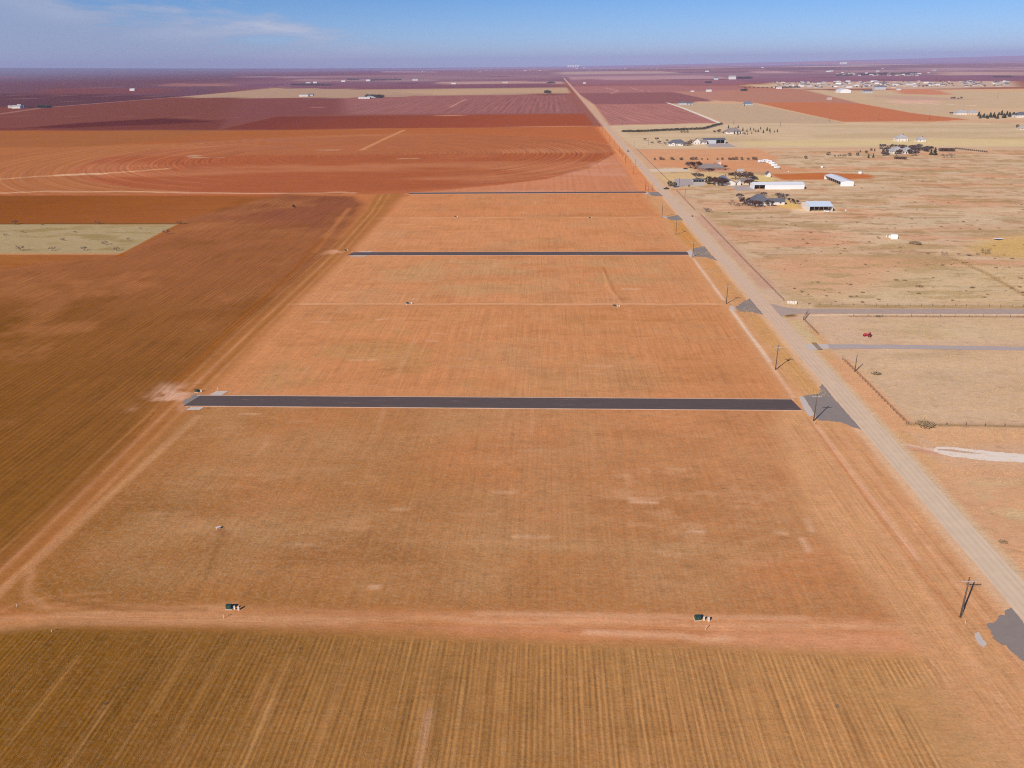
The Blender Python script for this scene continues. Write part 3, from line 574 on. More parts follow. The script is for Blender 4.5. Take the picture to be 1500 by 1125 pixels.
BARK=simple('bark',(.11,.08,.065),.9,.3,2.); TWIG=simple('bare_twigs',(.115,.085,.085),.9,.35,.8,c2=(.15,.115,.105)); TWIGR=simple('russet_leaves',(.12,.062,.045),.9,.35,.8); NEED=simple('dark_needles',(.035,.05,.028),.85,.45,.9,c2=(.06,.07,.035)); OLIVE=simple('olive_leaves',(.045,.046,.026),.85,.4,.9,c2=(.065,.06,.035))
SCRUB=simple('scrub_stems',(.24,.17,.10),.9,.35,.9,c2=(.32,.23,.14)); HEDR=simple('russet_hedge',(.10,.055,.045),.9,.35,.9); PAINTB=simple('blue_car_paint',(.05,.08,.16),.3,.1,spec=.6); PAINTW=simple('white_car_paint',(.75,.75,.77),.3,.05,spec=.6); PAINTK=simple('dark_car_paint',(.03,.03,.035),.3,.1,spec=.6)
# ------------------------------------------------------------------ roads, kerbs, drives
m,t,b=newmat('main_road_chipseal',.9); B=NB(t); P=B.pos(); s_=B.n('ShaderNodeSeparateXYZ'); B.set(s_.inputs[0],P)
dx=B.m('ADD',B.m('SUBTRACT',s_.outputs[0],98.7),B.m('MULTIPLY',B.m('SUBTRACT',B.noise(P,.05,3),.5),.9))
def stripe(c,w_): return B.m('SUBTRACT',1.,B.m('DIVIDE',B.m('ABSOLUTE',B.m('SUBTRACT',dx,c)),w_),cl=True)
k=B.m('ADD',B.m('ADD',stripe(-2.4,.7),stripe(-.9,.6)),B.m('ADD',stripe(.9,.65),stripe(2.5,.6)))
lng=B.n('ShaderNodeMapping'); B.set(lng.inputs[0],P); lng.inputs['Scale'].default_value=(1.6,.035,1); ln=B.noise(lng.outputs[0],1.,4,.6)
k=B.m('MULTIPLY',k,B.m('MULTIPLY',B.m('SUBTRACT',ln,.25),1.9,cl=True))
fr=B.n('ShaderNodeMapRange'); B.set(fr.inputs[0],s_.outputs[1]); fr.inputs[1].default_value=700; fr.inputs[2].default_value=1900
base=B.mix(fr.outputs[0],(.66,.46,.31,1),(.64,.40,.26,1)); nr=B.n('ShaderNodeMapRange'); B.set(nr.inputs[0],s_.outputs[1]); nr.inputs[1].default_value=180; nr.inputs[2].default_value=330
base=B.mix(nr.outputs[0],(.67,.51,.35,1),base)
col=B.mix(B.m('MULTIPLY',k,.55,cl=True),base,(.42,.31,.24,1)); edge=B.m('SUBTRACT',B.m('ABSOLUTE',dx),B.m('ADD',2.6,B.m('MULTIPLY',B.noise(P,.25,5),1.1)))
col=B.mix(B.m('MULTIPLY',edge,2.,cl=True),col,(.66,.44,.30,1))
v_=B.m('ADD',.78,B.m('MULTIPLY',B.noise(P,5.,4,.7),.2)); v_=B.m('ADD',v_,B.m('MULTIPLY',B.noise(P,.3,4),.24)); q=B.n('ShaderNodeVectorMath'); q.operation='SCALE'; B.set(q.inputs[0],col); B.set(q.inputs['Scale'],v_); B.set(b.inputs['Base Color'],q.outputs[0]); ROADM=m
ysr=[-400,-100,0]+[20+i*1.5 for i in range(300)]+[480+i*20 for i in range(100)]+[2480+i*150 for i in range(26)]
rr=random.Random(5); Lr=[];Rr=[]; wl=wr=0.
for y in ysr: wl=.7*wl+rr.uniform(-.12,.12); wr=.7*wr+rr.uniform(-.12,.12); Lr.append((95.1+wl,y,.05)); Rr.append((102.3+wr,y,.05))
mb=MB(); n=len(ysr); mb.add(Lr+Rr,[(i,n+i,n+i+1,i+1) for i in range(n-1)]); struct(mb.obj('main_road',ROADM))
def street(x0,x1,y0,y1):
    sheet('new_street',ragged([(x0,y0),(x1,y0),(x1-1,y1),(x0+2,y1)],4,.03,3),.045,ASPH)
    mb=MB()
    for ya,yb in ((y0-.4,y0),(y1,y1+.4)):
        struct(MB().box(x0+1,x1,ya,yb,-.1,.12).obj('kerb',CURB))
street(-121.5,81.6,243.9,253.); street(-120,82,471.2,480.2); street(-124,83.5,713.5,722)
for i,(x,y,wx,wy,sk) in enumerate(((-114.5,255.4,4.5,1.7,1.2),(-117,241.8,4.5,1.2,.8),(-112,481.2,8,1.3,2.),(-113,469.6,9,1.3,1.))):
    sheet('concrete_pad',ragged([(x-wx/2,y-wy),(x+wx/2,y-wy),(x+wx/2+sk,y+wy),(x-wx/2+sk,y+wy)],1.5,.12,i),.06,CONC)
sheet('street_end_apron',ragged(GP([(268,588),(286,577.5),(296,577.5),(292,594),(276,596)]),1.,.5,9),.035,APRON)
AP=[[(1480,877),(1503,920),(1560,960),(1600,1010),(1500,968),(1478,950),(1455,935),(1447,916),(1470,900),(1481,893)],
 [(1177,580),(1200,576),(1203.7,561),(1222,584),(1241,603),(1265,631),(1247,624),(1230.5,618),(1201,616),(1193,608)],
 [(1077,450),(1088,442),(1100,437),(1110,450),(1119,461),(1104,457.5),(1082,456)],
 [(1015,364),(1031.7,360),(1042,373.3),(1051,382),(1033,376.5),(1016.7,375.5)],
 [(975,318.3),(993,315),(1001,322.8),(984,322.5)],[(951,281.3),(964,281),(972,287.8),(953,286.3)]]
for i,p in enumerate(AP):
    q=ragged(GP(p),.8,.42,i+20); q=[(min(x,95.6),y) for x,y in q]
    sheet('driveway_apron',q,.025,APRON)
sheet('concrete_gutter',ragged(GP([(1170,581),(1177,581),(1194,608),(1186,611),(1176,597)]),1.5,.08,2),.058,CONC)
sheet('concrete_gutter',ragged(GP([(1007,369),(1012,365),(1017,374),(1011,378)]),1.5,.1,2),.058,CONC)
sheet('concrete_gutter',ragged(GP([(1426,928),(1433,926),(1444,943),(1441,948),(1433,943)]),.5,.28,2),.03,CONC)
sheet('concrete_gutter',ragged(GP([(1067,449),(1073,447.5),(1079,456),(1071,453)]),.8,.3,2),.03,CONC); sheet('concrete_gutter',ragged(GP([(970,317),(976,316.5),(978,319.5),(971,319)]),.8,.3,2),.03,CONC); sheet('concrete_gutter',ragged(GP([(943,282),(950,281.5),(951,285),(945,284.5)]),.8,.3,2),.03,CONC)
ys1,ys2=G(1300,459.5)[1],G(1300,452.5)[1]
sheet('side_road',ragged([(102,ys1-4.),(107,ys1-1.5),(113,ys1),(420,ys1+.5),(420,ys2+.5),(113,ys2),(108,ys2+2),(102,ys2+9)],2,.12,8),.06,SIDE)
sheet('concrete_drive',ragged(GP([(1178,505),(1212,504),(1215,511),(1186,513)]),3,.05,3),.07,CONC)
sheet('gravel_drive',ragged(GP([(1212,504.2),(1300,505),(1500,508),(1700,511),(1700,516.5),(1500,513.3),(1300,511),(1215,511)]),3,.25,4),.05,GRAV)
sheet('caliche_drive',ragged(GP([(1371.7,655),(1400,655.5),(1440,660),(1500,666),(1620,676),(1620,690),(1500,677.5),(1453,675.8),(1388,668),(1367,661.5)]),1.2,.3,5),.03,CALI)
sheet('worn_track',ragged(GP([(1373,657.5),(1395,658.5),(1428,663),(1440,665.3),(1408,663.2),(1374,659.5)]),1,.1,6),.045,sheetmat('worn_soil',(.55,.36,.25),.1))
sheet('farm_path',ragged(GP([(988,262),(1004,262),(1016,263),(1016,271),(985,276)]),2,.3,6),.045,GRAV)
sheet('parking_pad',ragged(GP([(1032,210.5),(1067,210),(1079,215),(1038,215)]),3,.2,6),.05,GRAV)
sheet('parking_pad',ragged(GP([(1016,266.5),(1033,265.5),(1032,272),(1016,272.5)]),3,.2,6),.05,CONC); sheet('parking_pad',ragged(GP([(1072,272),(1104,272),(1106,279),(1078,279)]),3,.3,6),.05,GRAV)
sheet('farm_path',ragged(GP([(952,248),(1006,247.5),(1012,249.5),(1000,250.5),(953,250.5)]),2,.4,6),.04,sheetmat('pale_dirt',(.70,.56,.42),.1))
cg=MB(); a_=G(1189.5,502.5); b_=G(1197.5,512.5)
for i in range(7): cg.box(a_[0]-.2+i*.28,a_[0]-.1+i*.28,b_[1],a_[1],.08,.16)
cg.box(a_[0]-.2,a_[0]+1.6,b_[1]-.1,b_[1]+.05,.07,.17); cg.box(a_[0]-.2,a_[0]+1.6,a_[1]-.05,a_[1]+.1,.07,.17)
tag(cg.obj('cattle_guard',RUSTF),'dark steel cattle guard across the concrete start of the grey gravel drive','cattle guard')
# ------------------------------------------------------------------ power poles
def make_pole(label,x,y,h,arm=True,kit=False,group='wooden power poles along the left side of the main road',lean=0.):
    r=thing('power_pole',label,'power pole',(x,y,0),lean,group)
    MB().tube((0,0,-.3),(0,0,h),.2,.13,8).obj('shaft',WOOD,r,True)
    if arm:
        a=MB().box(-1.5,1.5,-.16,-.04,h-.95,h-.82).obj('crossarm',ARMW,r)
        for xx in (-1.4,-.7,.7,1.4): MB().tube((xx,-.1,h-.82),(xx,-.1,h-.55),.075,.045,8).obj('insulator',PORC,a)
        
        for sx_ in (-1,1): MB().tube((.75*sx_,-.17,h-.95),(0,-.17,h-1.6),.025,.025,4).obj('brace',GALV,r)
    if kit:
        MB().tube((.42,-.0,h-2.4),(.42,0,h-1.5),.24,.24,10).obj('transformer_can',GALV,r)
    MB().tube((.14,-.12,0),(.14,-.12,2.6),.035,.035,6).obj('conduit',GALV,r)
    return keep(r)
poles=[((83.3,139.),9.5,'nearest tall pole with pale crossarm, beside the bottom right driveway apron'),((82.8,235.7),9.1,'pole with crossarm standing beside the concrete gutter of the nearest asphalt street'),((82.6,281.2),9.5,'pole with crossarm in bare dirt between the nearest street and the next apron'),((82.2,368.4),9.3,'pole with crossarm just left of the apron opposite the side road'),
((82.7,467.2),8.9,'pole with crossarm at the road end of the second asphalt street'),((82.2,531.6),9.2,'plain pole just beyond the second asphalt street'),((81.2,594.3),10.4,'pole at the apron of the dirt track between the second and third streets'),((81.2,685.8),9.5,'pole just short of the third asphalt street'),((83.5,726),9.3,'pole just beyond the road end of the third asphalt street')]
for i,(p,h,l) in enumerate(poles): make_pole('wooden '+l,p[0],p[1],h,arm=True,kit=i in(2,5))
fp_=make_pole('wooden power pole, one of the distant line along the left of the main road',84,840,9.3)
for i in range(10):
    dup(fp_,(84.3+i*.15,940+i*88,0),random.uniform(-.1,.1))
for px_,py_,hh,l in [(1252,544.4,6.5,'short bare wooden pole standing in the brown rail fence'),(1003.3,289,6.5,'short bare pole in dry pasture left of the slate roofed house'),(956,279.5,7,'short bare pole at the verge opposite the long white barn'),(994.7,273,7.5,'short bare pole beside the tree at the farm drive mouth')]:
    g=G(px_,py_); make_pole(l,g[0],g[1],hh,arm=False,group='short bare poles')
for px_,py_,hh in [(928.6,216.5,9),(949.6,212,9),(971,214,9),(911.5,183,11),(1074.6,182.5,11),(1143,185,12),(1215,178.5,12),(1287,176,12),(1361,175.5,12),(1461,143,14),(930.5,244.5,8)]:
    g=G(px_,py_); dup(fp_,(g[0],g[1],0),PI/2+.3,'weathered wooden pole standing alone in the distant tan pasture','wooden poles in the far pastures',sc=hh/9.3)
# ------------------------------------------------------------------ utility boxes on the lots
def transformer(x,y,rz,label):
    r=thing('transformer_box',label,'transformer',(x,y,0),rz,'green transformer boxes on the lots',.85)
    MB().box(-.85,.85,-.75,.75,-.05,.12).obj('pad',TANW,r)
    mb=MB().prism([(-.55,.12),(.5,.12),(.5,1.0),(.1,1.15),(-.55,1.15)],-.65,.65,'x'); mb.obj('cabinet',STEELG,r)
    MB().box(-.6,.6,-.59,-.552,.25,1.02).obj('lid',STEELG,r); MB().box(-.02,.02,-.62,-.59,.45,.8).obj('handle',GALV,r); return r
def pedestal(x,y,h,label,s=.2):
    r=thing('utility_pedestal',label,'utility pedestal',(x,y,0),random.uniform(-.3,.3),'small utility pedestals on the lots')
    MB().prism([(-s,-.1),(s,-.1),(s,h*.8),(s*.7,h),(-s*.7,h),(-s,h*.8)],-s*.8,s*.8).obj('housing',PVC,r); MB().box(-s*1.1,s*1.1,-s*.9,s*.9,h*.5,h*.55).obj('collar',GALV,r); return r
def stake(x,y,h,label):
    r=thing('survey_stake',label,'stake',(x,y,0),0,'marker stakes on the lots'); MB().prism([(-.035,-.1),(.035,-.1),(.035,h-.08),(0,h),(-.035,h-.08)],-.035,.035).obj('post',PVC,r); MB().box(.0,.18,-.005,.005,h-.25,h-.12).obj('flag',REDP,r); return r
for px_,py_,w_ in [(336,891,'left on the nearest dirt track'),(1021.5,907,'right on the nearest dirt track'),(288.5,574,'beside the left end of the nearest asphalt street'),(597,445,'left on the middle dirt track'),(900,449,'right on the middle dirt track'),(506,367.5,'beside the left end of the second asphalt street'),(667,318,'left on the farthest dirt track'),(864,320,'right on the farthest dirt track')]:
    g=G(px_,py_); transformer(g[0],g[1],random.uniform(-.15,.15),'dark green transformer box '+w_)
    if py_>400 and py_!=574:
        pedestal(g[0]+1.25,g[1]-.3,.85,'pale utility pedestal right next to the green box '+w_,.15); pedestal(g[0]+2.15,g[1]-.5,.9,'outer white utility pedestal beside the green box '+w_,.18)
        stake(g[0]+(.1 if px_<900 else 1.1),g[1]-3.3,1.15,'thin marker stake in front of the green box '+w_)
    else: pedestal(g[0]+1.5,g[1]+.1,.85,'low pedestal next to the green box '+w_,.2)
g=G(320,774.5); r=thing('meter_box','small tan box lying at the head of a dug trench in the nearest lot','box',(g[0],g[1],0),.7); MB().box(-.5,.5,-.25,.25,0,.42).obj('housing',TANW,r); MB().box(-.54,.54,-.29,.29,.42,.5).obj('lid',PVC,r)
for px_,py_,h,l in [(25,889,1.,'pale stake inside the loop of tyre tracks at the lower left'),(76,926,.8,'pale stake at the corner of the ploughed foreground field'),(1193.5,621,1.1,'white marker stake at the foot of the pole by the nearest street'),(1413.5,914.5,.9,'low stake near the foot of the nearest power pole'),(319,572,1.2,'white stake at the concrete pad of the nearest street')]:
    g=G(px_,py_); stake(g[0],g[1],h,l)
g=G(1160,445); r=thing('entrance_sign','low white panelled entrance wall at the corner of the side road','sign wall',(g[0],g[1],0),-.12)
for i in range(4): MB().box(-2.1+i*1.07,-2.1+i*1.07+.95,-.12,.12,-.1,1.35).obj('panel',WWALL,r)
MB().box(-2.3,2.3,-.18,.18,-.1,.18).obj('plinth',TANW,r); 
for a_ in (-1.13,-.06,1.01): MB().box(a_,a_+.11,-.15,.15,.19,1.5).obj('pier',BRICK,r)
# ------------------------------------------------------------------ fences
def fence(label,pts,post=2.6,h=1.3,rails=(.45,.85,1.22),m=RUSTF,pr=.06,rr_=.025,cat='fence',name='rail_fence'):
    x0,y0=pts[0]; r=thing(name,label,cat,(x0,y0,0)); posts=0; rl=MB(); q=[]
    for (x1,y1),(x2,y2) in zip(pts[:-1],pts[1:]):
        L_=math.hypot(x2-x1,y2-y1); n=max(1,round(L_/post)); q+=[(x1+(x2-x1)*i/n,y1+(y2-y1)*i/n) for i in range(n)]
        pass
    for z in rails:
        rl=MB()
        for (x1,y1),(x2,y2) in zip(pts[:-1],pts[1:]): rl.tube((x1-x0,y1-y0,z),(x2-x0,y2-y0,z),rr_,rr_,4)
        rl.obj('rail',m,r)
    q.append(pts[-1]); pm=MB().tube((0,0,-.2),(0,0,h),pr,pr,6).mesh('post',m)
    if len(q)>100:
        big=MB()
        for (x,y) in q[100:]: big.tube((x-x0,y-y0,-.2),(x-x0,y-y0,h),pr,pr,5)
        o=big.obj('post',m,r); o['kind']='stuff'
    for (x,y) in q[:100]:
        o=bpy.data.objects.new('post',pm); COL.objects.link(o); o.parent=r; o.location=(x-x0,y-y0,0)
    return r
fence('brown three rail fence running down the roadside from below the concrete drive',GP([(1234,527),(1252,544.5),(1327.5,621)]),2.5)
fence('short brown rail fence in front of the gate frame below the side road',GP([(1177,469),(1198,491)]),2.6)
fence('dense brown fence ending at the white entrance wall',GP([(1148,441),(1088,380),(1045,335),(1026,315)]),3.)
fence('brown fence along the road in front of the slate roofed house pasture',GP([(1017.5,308),(991,280)]),3.2); fence('far brown fence beside the main road at the grey shingled house',GP([(980,266),(957,243),(932,218.5)]),3.6,rails=(.5,1.1))
fence('low thin wire fence south of the side road',GP([(1250,463.5),(1420,464),(1600,465.5)]),6.,1.2,(.4,.75,1.1),m=WOOD,pr=.07,rr_=.012,name='wire_fence')
fence('thin wire fence at the bottom edge of the big dry pasture',GP([(1330,622),(1500,625),(1640,629)]),6.,1.2,(.4,.75,1.1),m=WOOD,pr=.07,rr_=.012,name='wire_fence')
fence('wire fence behind the side road verge',GP([(1168,446),(1300,448),(1600,450)]),5.,1.2,(.4,.75,1.1),m=WOOD,pr=.07,rr_=.012,name='wire_fence')
a_=G(1176.5,469.5); b_=G(1183,461); r=thing('gate_frame','brown steel gate frame standing at the corner below the side road','gate',(a_[0],a_[1],0)); d_=(b_[0]-a_[0],b_[1]-a_[1])
for i in range(4): MB().tube((d_[0]*i/3,d_[1]*i/3,0),(d_[0]*i/3,d_[1]*i/3,2.3),.07,.07,6).obj('post',RUSTF,r)
for z in (.5,1.,1.5,2.2): MB().tube((0,0,z),(d_[0],d_[1],z),.05,.05,5).obj('rail',RUSTF,r)
# ------------------------------------------------------------------ trees
def rvec(r,s=1.): return Vector((r.gauss(0,1),r.gauss(0,1),r.gauss(0,1))).normalized()*s
def make_bare(seed,h=6.,spread=.5,tw=TWIG,dense=260,name='bare_tree',label='',group=None):
    r=random.Random(seed); root=thing(name,label,'tree',(0,0,-500),0,group); tr=MB(); cr=MB()
    base=Vector((0,0,0)); top=Vector((0,0,h*.22)); tr.tube(base-Vector((0,0,.3)),top,h*.035,h*.026,6)
    ends=[]
    def grow(p,d,L_,rad,lev):
        q=p+d*L_; tr.tube(p,q,rad,rad*.6,4 if lev else 5,False)
        if lev>=3: ends.append(q); return
        for _ in range(3 if lev<2 else 2):
            nd=(d+rvec(r,.65)+Vector((0,0,.12))).normalized(); nd.x*=1+spread*.3; nd.y*=1+spread*.3; grow(q,nd.normalized(),L_*r.uniform(.62,.85),rad*.6,lev+1)
        ends.append(q)
    for i in range(5):
        a=2*PI*i/5+r.uniform(-.4,.4); grow(top,Vector((math.cos(a)*spread,math.sin(a)*spread,.8)).normalized(),h*.26,h*.018,0)
    n=0
    while n<dense:
        e=r.choice(ends); d=(rvec(r)+Vector((0,0,.3))+(e-top).normalized()*.6).normalized(); L_=h*r.uniform(.07,.16); w_=h*.0065; sd_=d.orthogonal().normalized()*w_
        p=e+rvec(r,h*.03); k_=len(cr.v); cr.add([p-sd_,p+sd_,p+d*L_],[(0,1,2)]); n+=1
        p2=p+d*L_*.45; d2=(d+rvec(r,.9)).normalized(); cr.add([p2-sd_,p2+sd_,p2+d2*L_*.7],[(0,1,2)])
    tr.obj('trunk',BARK,root); cr.obj('crown',tw,root); return keep(root)
def cards(mb,r,p,s,flat=.6):
    n=rvec(r); n.z=abs(n.z)+flat; n.normalize(); u_=n.orthogonal().normalized(); v2=n.cross(u_); a=r.uniform(0,2*PI); uu=(u_*math.cos(a)+v2*math.sin(a))*s; vv_=(v2*math.cos(a)-u_*math.sin(a))*s*.7
    mb.add([p-uu,p-vv_*.8,p+uu,p+vv_*.8],[(0,1,2,3)])
def make_leafy(seed,h,rad,m,shape,n=420,name='evergreen_tree',cat='tree',s=.05,label='',group=None,twiggy=False):
    r=random.Random(seed); root=thing(name,label,cat,(0,0,-500),0,group); cr=MB(); MB().tube((0,0,-.3),(0,0,h*.7),h*.035,h*.01,6).obj('trunk',BARK,root)
    lob=[(rvec(r),r.uniform(.7,1.25)) for _ in range(9)]
    for i in range(n):
        if shape=='cone':
            z=r.random()**1.25; R_=rad*(1-z)**.8*math.sqrt(r.uniform(.3,1))*(.8+.3*math.sin(z*23+seed)); a=r.uniform(0,2*PI); p=Vector((math.cos(a)*R_,math.sin(a)*R_,h*(.06+.94*z)))
        else:
            d=rvec(r); k_=1.
            for l,f_ in lob:
                if l.dot(d)>.72: k_=f_
            R_=r.uniform(.55,1)**.5*k_; p=Vector((d.x*rad*R_,d.y*rad*R_,h*.55+d.z*h*.45*R_))
            if p.z<h*.08: p.z=h*.08+r.random()*h*.1
        cards(cr,r,p,h*s*r.uniform(.7,1.4),.2)
    cr.obj('crown',m,root); return keep(root)
def make_scrub(seed,label,group,m=SCRUB,n=90,h=.9,rad=.9):
    r=random.Random(seed); mb=MB()
    for i in range(n):
        a=r.uniform(0,2*PI); q=math.sqrt(r.random())*rad; p=Vector((math.cos(a)*q*.5,math.sin(a)*q*.5,-.03)); e=Vector((math.cos(a)*q,math.sin(a)*q,h*r.uniform(.4,1)*(1.1-q/rad*.5))); s=(e-p).orthogonal().normalized()*.035
        mb.add([p-s,p+s,e],[(0,1,2)]); cards(mb,r,(p+e)/2+rvec(r,.08),.09)
    return tag(mb.obj('scrub_bush',m,None,False,(0,0,-500)),label,'bush',group)
bare=[make_bare(s,sp and 7.,sp,TWIG,2200,label='bare grey tree',group=None) for s,sp in ((1,.6),(2,.8),(3,.5))]
barer=[make_bare(s,7.,.7,TWIGR,2400,label='bare russet tree') for s in (5,6)]
dens=[make_leafy(8,6.,3.4,TWIGR,'round',900,'oak_tree',s=.045,label='x'),make_leafy(9,6.5,3.2,OLIVE,'round',1000,'oak_tree',s=.045,label='x')]
mesq=[make_bare(s,4.,1.2,TWIG,420,name='mesquite_tree',label='x') for s in (11,12)]
coni=[make_leafy(s,7.,2.1,NEED,'cone',520,'conifer_tree',s=.055,label='x') for s in (21,22,23)]
juni=[make_leafy(s,3.,1.7,m_,'round',300,'juniper_bush','bush',s=.08,label='x') for s,m_ in ((31,OLIVE),(32,NEED),(33,HEDR))]
hedc=[make_leafy(s,4.5,2.2,OLIVE,'round',340,'cedar_tree','tree',s=.075,label='x') for s in (41,42)]
hedr=[make_leafy(s,3.,2.,HEDR,'round',300,'hedge_shrub','shrub',s=.08,label='x') for s in (43,)]
protos=[]
USED=set()
def place(plist,px_,py_,h,label,group=None,wx=1.):
    src=random.choice(plist); g=G(px_,py_) if py_ is not None else px_
    base=max((v.co.z for ch in KIDS[src.name] for v in ch.data.vertices),default=1.) if src.name not in HTS else HTS[src.name]; HTS[src.name]=base
    s=h/base; s=(s*wx,s*wx,s)
    if src.name not in USED:
        USED.add(src.name); src.location=(g[0],g[1],0); src.scale=s; src['label']=label
        if group: src['group']=group
        elif 'group' in src.keys(): del src['group']
        return src
    o=dup(src,(g[0],g[1],0),random.uniform(0,6.28),label,group,s)
    if not group and 'group' in o.keys(): del o['group']
    return o
HTS={}
def MP(py): return CH/(math.sin(PT)+(py-562.5)/F*math.cos(PT))/F
# horizon slopes in the picture: m per px at a point
def MX(px,py):
    g=G(px,py); d=np.array([g[0],g[1],-CH]); return float(d@fw)/F
# ------------------------------------------------------------------ buildings
def roofmesh(mb,x0,y0,w,d,z,hr,axis,hip,o=.5,th=.16):
    X0,X1,Y0,Y1=x0-o,x0+w+o,y0-o,y0+d+o
    if hip:
        if w>=d: k=min(d/2,w/2)*.95; r0=(X0+k,(Y0+Y1)/2,z+hr); r1=(X1-k,(Y0+Y1)/2,z+hr)
        else: k=w/2*.95; r0=((X0+X1)/2,Y0+k,z+hr); r1=((X0+X1)/2,Y1-k,z+hr)
        vs=[(X0,Y0,z),(X1,Y0,z),(X1,Y1,z),(X0,Y1,z),(X0,Y0,z-th),(X1,Y0,z-th),(X1,Y1,z-th),(X0,Y1,z-th),r0,r1]
        if w>=d: top=[(0,1,9,8),(1,2,9),(2,3,8,9),(3,0,8)]
        else: top=[(0,1,8),(1,2,9,8),(2,3,9),(3,0,8,9)]
        mb.add(vs,top+[(7,6,5,4),(0,4,5,1),(1,5,6,2),(2,6,7,3),(3,7,4,0)])
    elif axis=='x':
        m_=(Y0+Y1)/2; s=hr/(d/2)*o; mb.prism([(Y0,z-s),(m_,z+hr),(Y1,z-s),(Y1,z-s-th),(m_,z+hr-th),(Y0,z-s-th)][::-1],X0,X1,'x')
    else:
        m_=(X0+X1)/2; s=hr/(w/2)*o; mb.prism([(X0,z-s),(m_,z+hr),(X1,z-s),(X1,z-s-th),(m_,z+hr-th),(X0,z-s-th)],Y0,Y1)
def house(name,label,cat,loc,blocks,wall,roof,garage=0,chim=True,win=True,rz=0.,group=None,far_=False):
    r=thing(name,label,cat,(loc[0],loc[1],0),rz,group)
    for i,(x,y,w,d,hw,hr,axis,hip) in enumerate(blocks):
        mb=MB(); th=.14
        if hip: mb.box(x,x+w,y,y+d,-.2,hw-.12)
        elif axis=='x': mb.prism([(y,-.2),(y+d,-.2),(y+d,hw-th),(y+d/2,hw+hr-th-.1),(y,hw-th)],x,x+w,'x')
        else: mb.prism([(x,-.2),(x+w,-.2),(x+w,hw-th),(x+w/2,hw+hr-th-.1),(x,hw-th)],y,y+d)
        mb.obj('wall',wall,r); rb=MB(); roofmesh(rb,x,y,w,d,hw,hr,axis,hip); ro=rb.obj('roof',roof,r)
        if i==0 and chim: MB().box(x+w*.62,x+w*.62+.9,y+d*.4,y+d*.4+.9,hw+hr*.3,hw+hr+.9).obj('chimney',BRICK,ro)
        if win:
            nw=max(1,int(w/4.5)); g0=garage if i==len(blocks)-1 else 0
            for k in range(nw):
                cx_=x+w*(k+.5)/nw
                if g0 and cx_>x+w-g0-1: continue
                if i==0 and k==nw//2 and nw>1:
                    dd_=MB().box(cx_-.5,cx_+.5,y-.05,y,0,2.1).obj('door',DOORM,r)
                    if not far_: MB().box(cx_+.3,cx_+.38,y-.09,y-.05,.95,1.1).obj('handle',GALV,dd_)
                    continue
                f_=MB().box(cx_-.8,cx_+.8,y-.05,y,.9,2.2).obj('window',PVC,r); MB().box(cx_-.7,cx_+.7,y-.08,y-.05,1.0,2.1).obj('pane',GLASS,f_)
            f_=MB().box(x-.05,x,y+d*.4,y+d*.4+1.6,.9,2.2).obj('window',PVC,r); MB().box(x-.08,x-.05,y+d*.4+.1,y+d*.4+1.5,1.0,2.1).obj('pane',GLASS,f_)
    if garage:
        x,y,w,d,hw=blocks[-1][:5]; gd=MB().box(x+w-garage-.6,x+w-.6,y-.06,y,0,2.3).obj('garage_door',PVC,r)
    return r
B_=lambda px,py:G(px,py)
house('ranch_house','slate roofed house with a low right wing, left of the pale blue roofed shed','house',B_(1101,301),[(0,0,15,15,3,4.4,'x',True),(13,3,13,8,2.6,1.8,'x',False),(4,12,10,8,3,3.6,'y',True)],WWALL,SH_SLATE,garage=0)
def shed(name,label,loc,w,d,hw,hr,axis,wall,roof,open_front=(0,0),open_left=False,posts=4,rz=0.,group=None):
    r=thing(name,label,'shed' if w<20 else 'barn',(loc[0],loc[1],0),rz,group); th=.12; wb=MB()
    o0,o1=open_front
    if o0>0: wb.box(0,o0,0,th,-.2,hw-.1)
    if o1<w: wb.box(max(o1,0),w,0,th,-.2,hw-.1)
    wb.box(0,w,d-th,d,-.2,hw-.1)
    if axis=='x':
        for xx in ((0,) if not open_left else ())+(w-th,): wb.prism([(th,-.2),(d-th,-.2),(d-th,hw-.15),(d/2,hw+hr-.25),(th,hw-.15)],xx,xx+th,'x')
        if open_left: wb.box(0,th,d*.62,d-th,-.2,hw-.1)
    else:
        wb.box(w-th,w,th,d-th,-.2,hw-.1)
        if not open_left: wb.box(0,th,th,d-th,-.2,hw-.1)
        for yy in (0.0,d-th): wb.prism([(0,hw-.1),(w,hw-.1),(w/2,hw+hr-.25)],yy+.002,yy+th-.002)
    wb.obj('wall',wall,r); rb=MB(); roofmesh(rb,0,0,w,d,hw,hr,axis,False,.3,.1); rb.obj('roof',roof,r)
    n=posts
    for i in range(n):
        xx=o0+(o1-o0)*(i+1)/(n+1)
        if o1>o0: MB().box(xx-.1,xx+.1,.02,.2,0,hw-.3).obj('post',GALV,r)
        if open_left: yy=d*(.6 if axis=='x' else 1)*(i+1)/(n+1); MB().box(.02,.2,yy-.1,yy+.1,0,hw-.3).obj('post',GALV,r)
    return r
shed('open_shed','open fronted white shed with a pale blue metal roof, nearest of the farm buildings',B_(1185.5,310),17,21,3.9,2.2,'x',WWALL,LROOF,(0,17))
shed('long_barn','long low white barn with an open bay at its left end',B_(1104,277.5),43.5,14,4.,1.5,'x',WHITE,WHITE,(.5,9.5),posts=1)
for i in range(9):
    pass
shed('white_barn','white metal building with an open left side, standing alone right of the long barn',B_(1230.8,272.7),11.6,46,4.,1.1,'y',WHITE,WHITE,(0,0),open_left=True,posts=7)
house('ranch_house','blue grey roofed house with a white garage between russet trees and the long barn','house',B_(1049,271.5),[(0,0,14,14,3,5.2,'x',True),(8,-1.5,9,8,2.8,2.2,'y',False)],WWALL,SH_BLUE,garage=6)
